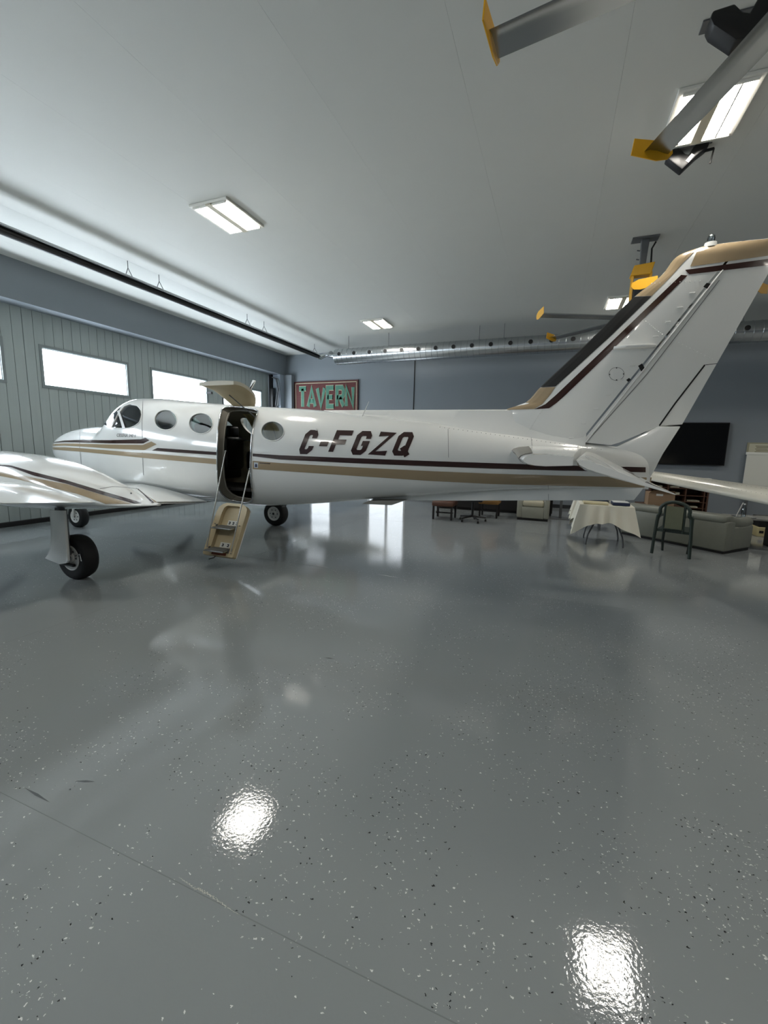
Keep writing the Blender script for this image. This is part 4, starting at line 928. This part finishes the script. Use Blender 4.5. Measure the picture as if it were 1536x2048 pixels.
# armchair
a0, a1 = at(1032, 1039, Z=0), at(1097, 1044.5, Z=0)
t = thing('armchair', 'pale grey leather armchair seen under the tail of the aeroplane', 'armchair', ((a0.x+a1.x)/2, a0.y+.4, 0))
PALEV = mat('pale_grey_leather', (150, 150, 138), .45, noise=.06, nscale=10); x0, x1, y0 = a0.x, a1.x, a0.y
B().box((x0+.02, y0+.02, 0), (x1-.02, y0+.78, .05)).done('plinth', GREYD, t)
B().box((x0+.11, y0, .05), (x1-.11, y0+.7, .32), .02).done('front_panel', PALEV, t, smooth=50)
B().box((x0+.12, y0-.01, .32), (x1-.12, y0+.6, .46), .05, 3).done('seat_cushion', mat('cream_leather', (186, 180, 158), .45), t, smooth=60)
for xa in (x0, x1-.13): B().box((xa, y0, .05), (xa+.13, y0+.8, .55), .04, 3).done('arm', PALEV, t, smooth=60)
B().box((x0+.1, y0+.55, .3), (x1-.1, y0+.82, .9), .07, 3).done('backrest', PALEV, t, smooth=60)
# cloth-covered folding table
l1, l2 = at(1171, 1089, Z=0), at(1245, 1096, Z=0)
t = thing('folding_table', 'folding table under a white cloth in front of the grey sofa', 'table', ((l1.x+l2.x)/2, l1.y+.6, 0)); ZT = .70
tx0, tx1, ty0, ty1 = l1.x-.14, l2.x+.10, l1.y-.06, l1.y+.74
B().box((tx0, ty0, ZT-.03), (tx1, ty1, ZT), .008).done('tabletop', mat('grey_tabletop', (150, 150, 146), .5), t)
for xx, s_ in ((l1.x, -1), (l2.x, 1)):
    for yy in (l1.y, ty1-.12):
        B().tube([(xx, yy, 0), (xx, yy, .05), (xx-s_*.02, yy, .18), (xx-s_*.12, yy+.02, .42), (xx-s_*.14, yy+.02, ZT-.03)], .014, 8).done('leg', STEEL, t, smooth=60)
    B().tube([(xx-s_*.10, l1.y+.02, .40), (xx-s_*.10, ty1-.1, .40)], .01, 8).done('stretcher', STEEL, t)
CLOTH = mat('cream_white_cloth', (232, 228, 212), .75, bump=.05, bscale=30)
def cloth(x0, x1, y0, y1, zt, drop, seed):
    random.seed(seed); N = 132; per = []
    def rect(s_):
        W, D = x1-x0, y1-y0; s_ *= 2*(W+D)
        if s_ < W: return (x0+s_, y0, 0, -1)
        s_ -= W
        if s_ < D: return (x1, y0+s_, 1, 0)
        s_ -= D
        if s_ < W: return (x1-s_, y1, 0, 1)
        s_ -= W; return (x0, y1-s_, -1, 0)
    rows = []; ph = random.uniform(0, 6)
    for j in range(9):
        v = j/8; row = []
        for i in range(N):
            X, Y, nx, ny = rect(i/N); dc = min(math.hypot(X-cx_, Y-cy_) for cx_ in (x0, x1) for cy_ in (y0, y1))
            corner = max(0, 1-dc/.30); d = drop*(1+.66*corner**1.4)*(1+.04*sin(i*.5+ph))
            out = .012+v*(.03+.035*sin(i*.85+ph)*(1-corner)+.14*corner)
            ox, oy = nx, ny
            if corner > 0:
                qx, qy = (1 if X > (x0+x1)/2 else -1), (1 if Y > (y0+y1)/2 else -1)
                ox, oy = nx*(1-corner)+qx*.7*corner, ny*(1-corner)+qy*.7*corner
            row.append((X+ox*out, Y+oy*out, zt+.006-d*v**1.02))
        rows.append(row)
    b_ = B().grid([[((x0+x1)/2+(p[0]-(x0+x1)/2)*k, (y0+y1)/2+(p[1]-(y0+y1)/2)*k, zt+.008) for p in rows[0]] for k in (.01, .5)]+rows, True)
    return b_.done('tablecloth', CLOTH, smooth=60)
tag(cloth(tx0, tx1, ty0, ty1, ZT, .30, 3), 'white cloth with pointed hanging corners on the nearer folding table', 'tablecloth')
def book(x0, x1, y0, y1, z0, z1, mt, name, label, cat, lid=None):
    t_ = thing(name, label, cat, ((x0+x1)/2, (y0+y1)/2, z0))
    B().box((x0, y0, z0), (x1, y1, z1), .006).done('body', mt, t_)
    if lid: B().box((x0+.01, y0+.01, z1), (x1-.01, y1-.01, z1+.006)).done('lid', lid, t_)
    return t_
NAVY = mat('navy_card', (34, 46, 78), .5); WC = mat('white_card', (216, 218, 216), .5); CR = mat('cream_card', (206, 196, 160), .5)
q = at(1168, 1012, Y=ty0+.15); zt = ZT+.012
book(tx0+.05, tx0+.44, ty0+.06, ty0+.34, zt, zt+.03, CR, 'ring_binder', 'flat cream binder on the left of the white cloth', 'binder')
book(tx0+.06, tx0+.46, ty0+.4, ty0+.7, zt, zt+.07, NAVY, 'document_box', 'navy blue box behind the cream binder on the white cloth', 'box', NAVY)
book(tx0+.5, tx1-.05, ty0+.08, ty0+.36, zt, zt+.05, NAVY, 'flat_case', 'dark navy case at the front right of the white cloth', 'case', WC)
book(tx0+.48, tx1-.08, ty0+.42, ty0+.75, zt, zt+.10, WC, 'white_box', 'white box behind the navy case on the white cloth', 'box')
# second covered table behind
t = thing('folding_table', 'second covered table half hidden behind the nearer one', 'table', (.75, 9.9, 0))
B().box((.50, 9.75, .66), (1.05, 10.15, .69), .006).done('tabletop', MATS['grey_tabletop'], t)
for xx in (.56, .98):
    for yy in (9.8, 10.08): B().tube([(xx, yy, 0), (xx, yy, .66)], .016, 8).done('leg', STEEL, t)
tag(cloth(.50, 1.05, 9.75, 10.15, .69, .30, 5), 'white cloth on the table half hidden behind the nearer one', 'tablecloth')
# green chair
f1, f2, f3 = at(1303, 1106, Z=0), at(1378, 1118, Z=0), at(1322, 1100, Z=0)
t = thing('stacking_armchair', 'dark green stacking armchair with rounded top and padded back panel', 'chair', ((f1.x+f2.x)/2, (f1.y+f2.y)/2, 0))
ux = (f2-f1); WDT = ux.length; ux.normalize(); uy = Vector((-ux.y, ux.x, 0)); GRN = mat('dark_green_plastic', (40, 52, 46), .35); PAD = mat('olive_pad', (104, 108, 88), .7, noise=.15, nscale=14)
def cp(a, c, z): return Vector((f1.x, f1.y, 0))+ux*(a*WDT)+uy*c+Vector((0, 0, z))
# back legs flow up into the arms and the arched top rail (the back faces the camera)
b = B(); path = [cp(0, 0, 0), cp(.02, .0, .3), cp(.05, -.01, .55), cp(.07, -.01, .63)]; b.tube(path, [.024, .024, .026, .028], 10); b.done('leg', GRN, t, smooth=60)
b = B(); path = [cp(1, 0, 0), cp(.98, .0, .3), cp(.95, -.01, .55), cp(.93, -.01, .63)]; b.tube(path, [.024, .024, .026, .028], 10); b.done('leg', GRN, t, smooth=60)
arch = [cp(.07, -.01, .62), cp(.11, -.03, .655), cp(.12, -.04, .70)]+[cp(.5-.39*cos(pi*k/12), -.04, .72+.14*sin(pi*k/12)) for k in range(13)]+[cp(.88, -.04, .70), cp(.89, -.03, .655), cp(.93, -.01, .62)]
B().tube(arch, .026, 10).done('top_rail', GRN, t, smooth=60)
for a in (.25, .76): B().tube([cp(a, -.02, .38), cp(a, -.04, .83)], .018, 8).done('back_post', GRN, t, smooth=60)
b = B(); b.add([cp(.28, -.05, .44), cp(.73, -.05, .44), cp(.73, -.06, .79), cp(.28, -.06, .79), cp(.28, -.02, .44), cp(.73, -.02, .44), cp(.73, -.03, .79), cp(.28, -.03, .79)], [(0, 1, 2, 3), (4, 5, 6, 7), (0, 1, 5, 4), (1, 2, 6, 5), (2, 3, 7, 6), (3, 0, 4, 7)]); b.done('back_pad', PAD, t)
B().tube([cp(.25, -.035, .43), cp(.76, -.035, .43)], .014, 8).done('back_crossbar', GRN, t)
b = B(); b.add([cp(.06, .0, .37), cp(.94, .0, .37), cp(.9, .42, .39), cp(.1, .42, .39), cp(.06, .0, .41), cp(.94, .0, .41), cp(.9, .42, .43), cp(.1, .42, .43)], [(0, 1, 2, 3), (4, 5, 6, 7), (0, 1, 5, 4), (1, 2, 6, 5), (2, 3, 7, 6), (3, 0, 4, 7)]); b.done('seat', GRN, t)
for a in (.13, .87):
    B().tube([cp(a+(.03 if a < .5 else -.03), .36, 0), cp(a, .38, .2), cp(a, .40, .38)], [.017, .02, .024], 8).done('leg', GRN, t, smooth=60)
    B().tube([cp(.07 if a < .5 else .93, -.01, .60), cp(a-.04 if a < .5 else a+.04, .2, .62), cp(a, .38, .58), cp(a, .40, .40)], .02, 8).done('armrest', GRN, t, smooth=60)
# desk with papers behind the sofa
WOOD = mat('dark_brown_wood', (74, 48, 34), .45, noise=.3, nscale=4, stretch=(1, 6, 6))
dy = 11.7; dxa, dxb = at(1300, 975, Y=dy).x, at(1420, 975, Y=dy).x
t = thing('paper_cabinet', 'dark wooden pigeonhole cabinet of papers behind the sofa', 'cabinet', ((dxa+dxb)/2, dy+.3, 0))
DZT = .98
B().box((dxa, dy, 0), (dxa+.03, dy+.5, DZT)).done('side_panel', WOOD, t); B().box((dxb-.03, dy, 0), (dxb, dy+.5, DZT)).done('side_panel', WOOD, t)
B().box((dxa, dy+.47, 0), (dxb, dy+.5, DZT)).done('back_panel', WOOD, t)
B().box((dxa-.03, dy-.02, DZT), (dxb+.03, dy+.5, DZT+.03)).done('cabinet_top', WOOD, t)
for k in range(3): B().box((dxa+.36*(k+1), dy+.01, .1), (dxa+.36*(k+1)+.02, dy+.47, DZT)).done('divider', WOOD, t)
for z in (.08, .36, .5, .64, .8): B().box((dxa+.03, dy+.02, z), (dxb-.03, dy+.47, z+.018)).done('shelf', WOOD, t)
for xx, z, wd, hh, lb in ((.42, .82, .18, .03, 'papers on the top shelf, second bay of the wooden cabinet'), (.42, .66, .2, .05, 'thick papers on the second shelf, second bay of the wooden cabinet'), (.78, .82, .22, .02, 'papers on the top shelf, third bay of the wooden cabinet'), (.78, .52, .24, .03, 'papers on the middle shelf, third bay of the wooden cabinet'), (.1, .66, .18, .04, 'papers on the second shelf, first bay of the wooden cabinet'), (.75, .38, .25, .03, 'papers on the low shelf, third bay of the wooden cabinet'), (.12, .82, .14, .03, 'narrow papers on the top shelf, first bay of the wooden cabinet')):
    tag(B().box((dxa+xx, dy+.06, z), (dxa+xx+wd, dy+.36, z+hh)).done('paper_stack', MATS['cream_paper']), lb, 'papers', 'papers in the wooden cabinet')
b0 = at(1388, 957, Y=dy+.2)
t = thing('white_device', 'flat white device lying on top of the dark wooden cabinet', 'device', (b0.x, dy+.2, DZT+.03))
B().box((b0.x+.06, dy+.1, DZT+.03), (b0.x+.32, dy+.3, DZT+.08), .01).done('casing', WC, t); B().box((b0.x+.08, dy+.097, DZT+.04), (b0.x+.2, dy+.1, DZT+.05)).done('slot', GAP, t)
# cardboard box on the sofa side table
ca, cb = at(1296, 1008, Y=10.3), at(1349, 1008, Y=10.3)
t = thing('side_table', 'low brown table carrying a cardboard box behind the sofa', 'table', ((ca.x+cb.x)/2, 10.5, 0))
B().box((ca.x-.15, 10.3, ca.z-.06), (cb.x+.15, 10.9, ca.z-.02), .006).done('tabletop', WOOD, t)
for xx in (ca.x-.1, cb.x+.06):
    for yy in (10.35, 10.8): B().box((xx, yy, 0), (xx+.04, yy+.04, ca.z-.06)).done('leg', WOOD, t)
t = thing('cardboard_box', 'brown cardboard box behind the sofa under the aeroplane elevator', 'box', ((ca.x+cb.x)/2, 10.5, ca.z-.02)); KR = mat('brown_cardboard', (150, 124, 98), .7, noise=.08, nscale=8)
B().box((ca.x, 10.32, ca.z-.02), (cb.x, 10.7, ca.z+.24)).done('box_body', KR, t)
B().add([(ca.x, 10.32, ca.z+.241), (cb.x, 10.32, ca.z+.241), (cb.x-.04, 10.2, ca.z+.30), (ca.x+.05, 10.2, ca.z+.30)], [(0, 1, 2, 3)]).done('box_flap', KR, t)
tag(B().box(((ca.x+cb.x)/2-.1, 10.315, ca.z+.18), ((ca.x+cb.x)/2+.02, 10.32, ca.z+.22)).done('box_label', WC, t))
# end table, laptop, bottle
e0, e1 = at(1466, 1032, Y=9.35), at(1536, 1034, Y=9.35); ez = e0.z-.01
t = thing('end_table', 'black end table beside the sofa holding a laptop', 'table', ((e0.x+e1.x)/2, 9.5, 0))
B().box((e0.x-.05, 9.2, ez-.03), (e1.x+.3, 9.75, ez), .006).done('tabletop', mat('grey_laminate', (120, 120, 116), .4), t)
B().box((e0.x+.05, 9.42, 0), (e0.x+.28, 9.66, ez-.03), .01).done('pedestal', BLACK, t)
B().box((e1.x+.1, 9.42, 0), (e1.x+.22, 9.66, ez-.03), .01).done('pedestal', BLACK, t)
t = thing('laptop', 'open silver laptop seen edge on upon the black end table', 'laptop', (e0.x+.2, 9.3, ez))
B().box((e0.x, 9.24, ez), (e0.x+.30, 9.46, ez+.018), .004).done('base', ALU, t)
B().add([(e0.x+.005, 9.24, ez+.018), (e0.x+.015, 9.24, ez+.018), (e0.x+.085, 9.24, ez+.25), (e0.x+.075, 9.24, ez+.25), (e0.x+.073+.005, 9.46, ez+.018), (e0.x+.073+.015, 9.46, ez+.018), (e0.x+.073+.085, 9.46, ez+.25), (e0.x+.073+.075, 9.46, ez+.25)], [(0, 1, 2, 3), (4, 5, 6, 7), (0, 3, 7, 4), (1, 2, 6, 5), (3, 2, 6, 7), (0, 1, 5, 4)]).done('screen_lid', mat('pale_silver', (200, 200, 196), .35), t)
bx = at(1490, 1020, Y=9.56).x
t = thing('water_bottle', 'clear plastic bottle standing behind the laptop', 'bottle', (bx, 9.6, ez))
B().lathe([(.03, 0), (.034, .02), (.034, .13), (.012, .18), (.012, .2)], (bx, 9.6, ez), 2, 18).done('bottle_body', CLEAR, t, smooth=50)
B().lathe([(.014, .2), (.014, .22)], (bx, 9.6, ez), 2, 14).done('cap', WC, t)
rx = at(1513, 1073, Z=0)
t = thing('beige_case', 'small beige case on the floor at the right edge beyond the sofa', 'case', (rx.x+.3, rx.y+.2, 0))
B().box((rx.x, rx.y, 0), (rx.x+.6, rx.y+.4, .19), .015).done('body', mat('beige_plastic', (188, 176, 132), .5), t); B().box((rx.x+.03, rx.y-.004, .07), (rx.x+.1, rx.y, .12)).done('latch', BLACK, t)
t = thing('black_case', 'black case stacked upon the beige case at the right edge', 'case', (rx.x+.3, rx.y+.2, .19))
B().box((rx.x+.02, rx.y+.02, .19), (rx.x+.58, rx.y+.38, .40), .015).done('body', BLACK, t); B().box((rx.x+.2, rx.y+.01, .3), (rx.x+.4, rx.y+.02, .33)).done('handle', STEEL, t)
# dark wooden seat, office chair and tan-seated chair under the belly
def wood_seat(x0, x1, y0, zt, mt, leg, label, name):
    t_ = thing(name, label, 'chair', ((x0+x1)/2, y0+.25, 0))
    B().box((x0, y0, zt-.12), (x1, y0+.5, zt), .03).done('seat', mt, t_, smooth=50)
    for xx in (x0+.02, x1-.06):
        for yy in (y0+.02, y0+.44): B().box((xx, yy, 0), (xx+.04, yy+.04, zt-.1)).done('leg', leg, t_)
    B().box((x0+.03, y0+.44, zt), (x1-.03, y0+.5, zt+.42), .02).done('backrest', mt, t_, smooth=50)
    for xx in (x0, x1-.05): B().box((xx, y0+.05, zt+.12), (xx+.05, y0+.48, zt+.16), .01).done('armrest', leg, t_)
    B().box((x0+.05, y0+.23, .12), (x1-.05, y0+.26, .15)).done('stretcher', leg, t_)
    return t_
DW = mat('black_wood', (22, 18, 16), .5)
w1, w2 = at(862, 1038, Z=0), at(908, 1039.5, Z=0)
wood_seat(w1.x, w2.x, w1.y, .42, mat('reddish_wood', (86, 56, 42), .5, noise=.2, nscale=6), DW, 'dark reddish wooden chair seen under the aeroplane belly', 'wooden_chair')
w3, w4 = at(952, 1037, Z=0), at(994, 1040, Z=0)
wood_seat(w3.x, w4.x, w3.y+.2, .44, mat('tan_brown_seat', (142, 104, 52), .5), DW, 'tan-seated dark chair between the office chair and the armchair', 'padded_chair')
oc = at(943, 1043, Z=0)
t = thing('office_chair', 'black office chair on a five-star castor base under the aeroplane belly', 'chair', (oc.x, oc.y+.05, 0))
B().tube([(oc.x, oc.y+.05, .1), (oc.x, oc.y+.05, .46)], [.03, .022], 12).done('gas_column', BLACK, t)
for k in range(5):
    a = 2*pi*k/5+.3; ex, ey = oc.x+.3*cos(a), oc.y+.05+.3*sin(a)
    B().tube([(oc.x, oc.y+.05, .12), (ex, ey, .085)], [.026, .016], 8).done('base_arm', BLACK, t)
    B().lathe([(.02, -.02), (.03, -.016), (.03, .016), (.02, .02)], (ex, ey, .03), 0, 14).done('castor', BLACK, t)
B().box((oc.x-.24, oc.y-.2, .46), (oc.x+.24, oc.y+.28, .55), .035, 3).done('seat', LEATHER, t, smooth=60)
B().box((oc.x-.22, oc.y+.24, .6), (oc.x+.22, oc.y+.32, 1.05), .035, 3).done('backrest', LEATHER, t, smooth=60)
B().tube([(oc.x, oc.y+.2, .48), (oc.x, oc.y+.3, .52), (oc.x, oc.y+.3, .7)], .02, 8).done('back_bracket', BLACK, t)
# dark counter behind, and a grey column
B_ = thing('dark_counter', 'long dark counter standing against the back behind the chairs', 'counter', (-1.0, 11.6, 0))
B().box((-2.9, 11.3, .06), (.05, 11.8, .88), .01).done('body', mat('black_brown', (24, 21, 19), .5), B_)
B().box((-2.93, 11.27, .88), (.08, 11.83, .92), .006).done('worktop', WOOD, B_)
B().box((-2.88, 11.34, 0), (.03, 11.78, .06)).done('plinth', GREYD, B_)
pc = at(1120, 1037, Z=0)
t = thing('grey_column', 'thin grey steel stand beside the armchair', 'stand', (pc.x, pc.y, 0))
B().box((pc.x-.03, pc.y-.03, 0), (pc.x+.03, pc.y+.03, 1.15), .004).done('upright', STEEL, t)
B().box((pc.x-.2, pc.y-.2, 0), (pc.x+.2, pc.y+.2, .012), .003).done('foot', STEEL, t)
B().box((pc.x-.22, pc.y-.05, 1.13), (pc.x+.22, pc.y+.05, 1.35), .01).done('head', BLACK, t)
# ================================================================== tail of a second light aircraft at the right
W0, W1 = at(1285, 951, Y=7.0), at(1536, 998, Y=5.0)
axv = (W1-W0); axv.z = 0; span = axv.length; axv.normalize(); chv = Vector((-axv.y, axv.x, 0))
if chv.y < 0: chv = -chv
t = thing('light_aircraft', 'pale riveted tailplane of a second small aeroplane at the right edge', 'aeroplane', (W1.x+axv.x*.9, W1.y+axv.y*.9, 0))
SKIN = mat('cream_white_skin', (214, 212, 200), .3, coat=.3)
b = B(); R = []
for s_ in (-.15, 0, .5, 1, 1.5):
    o = W0+axv*(span*s_); o.z = W0.z+(W1.z-W0.z)*s_-.02; c = .34+.10*max(s_, 0)
    if s_ < 0: c = .12
    R.append([o+chv*(c*u-.1)+Vector((0, 0, c*v)) for u, v in ((0, 0), (.02, .06), (.1, .15), (.3, .24), (.6, .26), (1, .20), (.6, .10), (.3, .0), (.1, -.05), (.02, -.035))])
b.grid(R, True); n = 10; tt = len(b.v); b.f += [tuple(range(n)), tuple(range(tt-n, tt))]; b.mi += [0, 0]; tp = b.done('tailplane', SKIN, t, smooth=50)
b = B()
for s_ in range(40):
    for u, v in ((.1, .152), (.3, .242)):
        f_ = .03+s_/40*1.1; o = W0+axv*(span*f_); o.z = W0.z+(W1.z-W0.z)*f_-.02; c = .34+.10*f_; p = o+chv*(c*u-.1)+Vector((0, 0, c*v)); b.lathe([(.004, 0), (.003, .002)], tuple(p), 2, 6)
tag(b.done('rivet_row', SEAM, tp), kind='stuff')
RC = W0+axv*(span*1.5); RC.z = W1.z-.1
b = B(); R = []
for k, (d, r) in enumerate(((-.6, .03), (-.4, .1), (0, .14), (1.0, .24), (2.2, .34), (2.6, .3))):
    o = RC-chv*(-d)*1.0; zc = RC.z-.06+.02*d
    R.append([o+axv*(r*.8*cos(2*pi*i/20))+Vector((0, 0, zc-o.z+r*sin(2*pi*i/20))) for i in range(20)])
b.grid(R, True); tt = len(b.v); b.f += [tuple(range(20)), tuple(range(tt-20, tt))]; b.mi += [0, 0]; b.done('tail_cone', SKIN, t, smooth=50)
o = RC-chv*.2
B().tube([(o.x, o.y, RC.z-.1), (o.x-chv.x*.1, o.y-chv.y*.1, .2)], .025, 10).done('tail_strut', STEEL, t)
B().lathe([(.05, -.035), (.1, -.03), (.1, .03), (.05, .035)], (o.x-chv.x*.1, o.y-chv.y*.1, .098), 0, 24).done('tail_wheel', TYRE, t, smooth=40)
o2 = RC+chv*2.2
B().tube([(o2.x, o2.y, RC.z-.2), (o2.x, o2.y, 0.0)], .03, 10).done('support_stand', STEEL, t)
b = B(); R = []
for h, a_, c_ in ((0, -.35, .55), (.3, -.42, .30), (.75, -.50, .0), (.95, -.52, -.12), (1.0, -.48, -.2)):
    row = []
    for u, tk in ((0, 0), (.06, .6), (.3, 1), (.7, .6), (1, .05), (.7, -.6), (.3, -1), (.06, -.6)):
        d = c_+(a_-c_)*u; row.append(RC+chv*d+axv*(.035*tk*(1-.5*h))+Vector((0, 0, .0+h)))
    R.append(row)
b.grid(R, True); tt = len(b.v); b.f += [tuple(range(8)), tuple(range(tt-8, tt))]; b.mi += [0, 0]; b.done('tail_fin', SKIN, t, smooth=40)
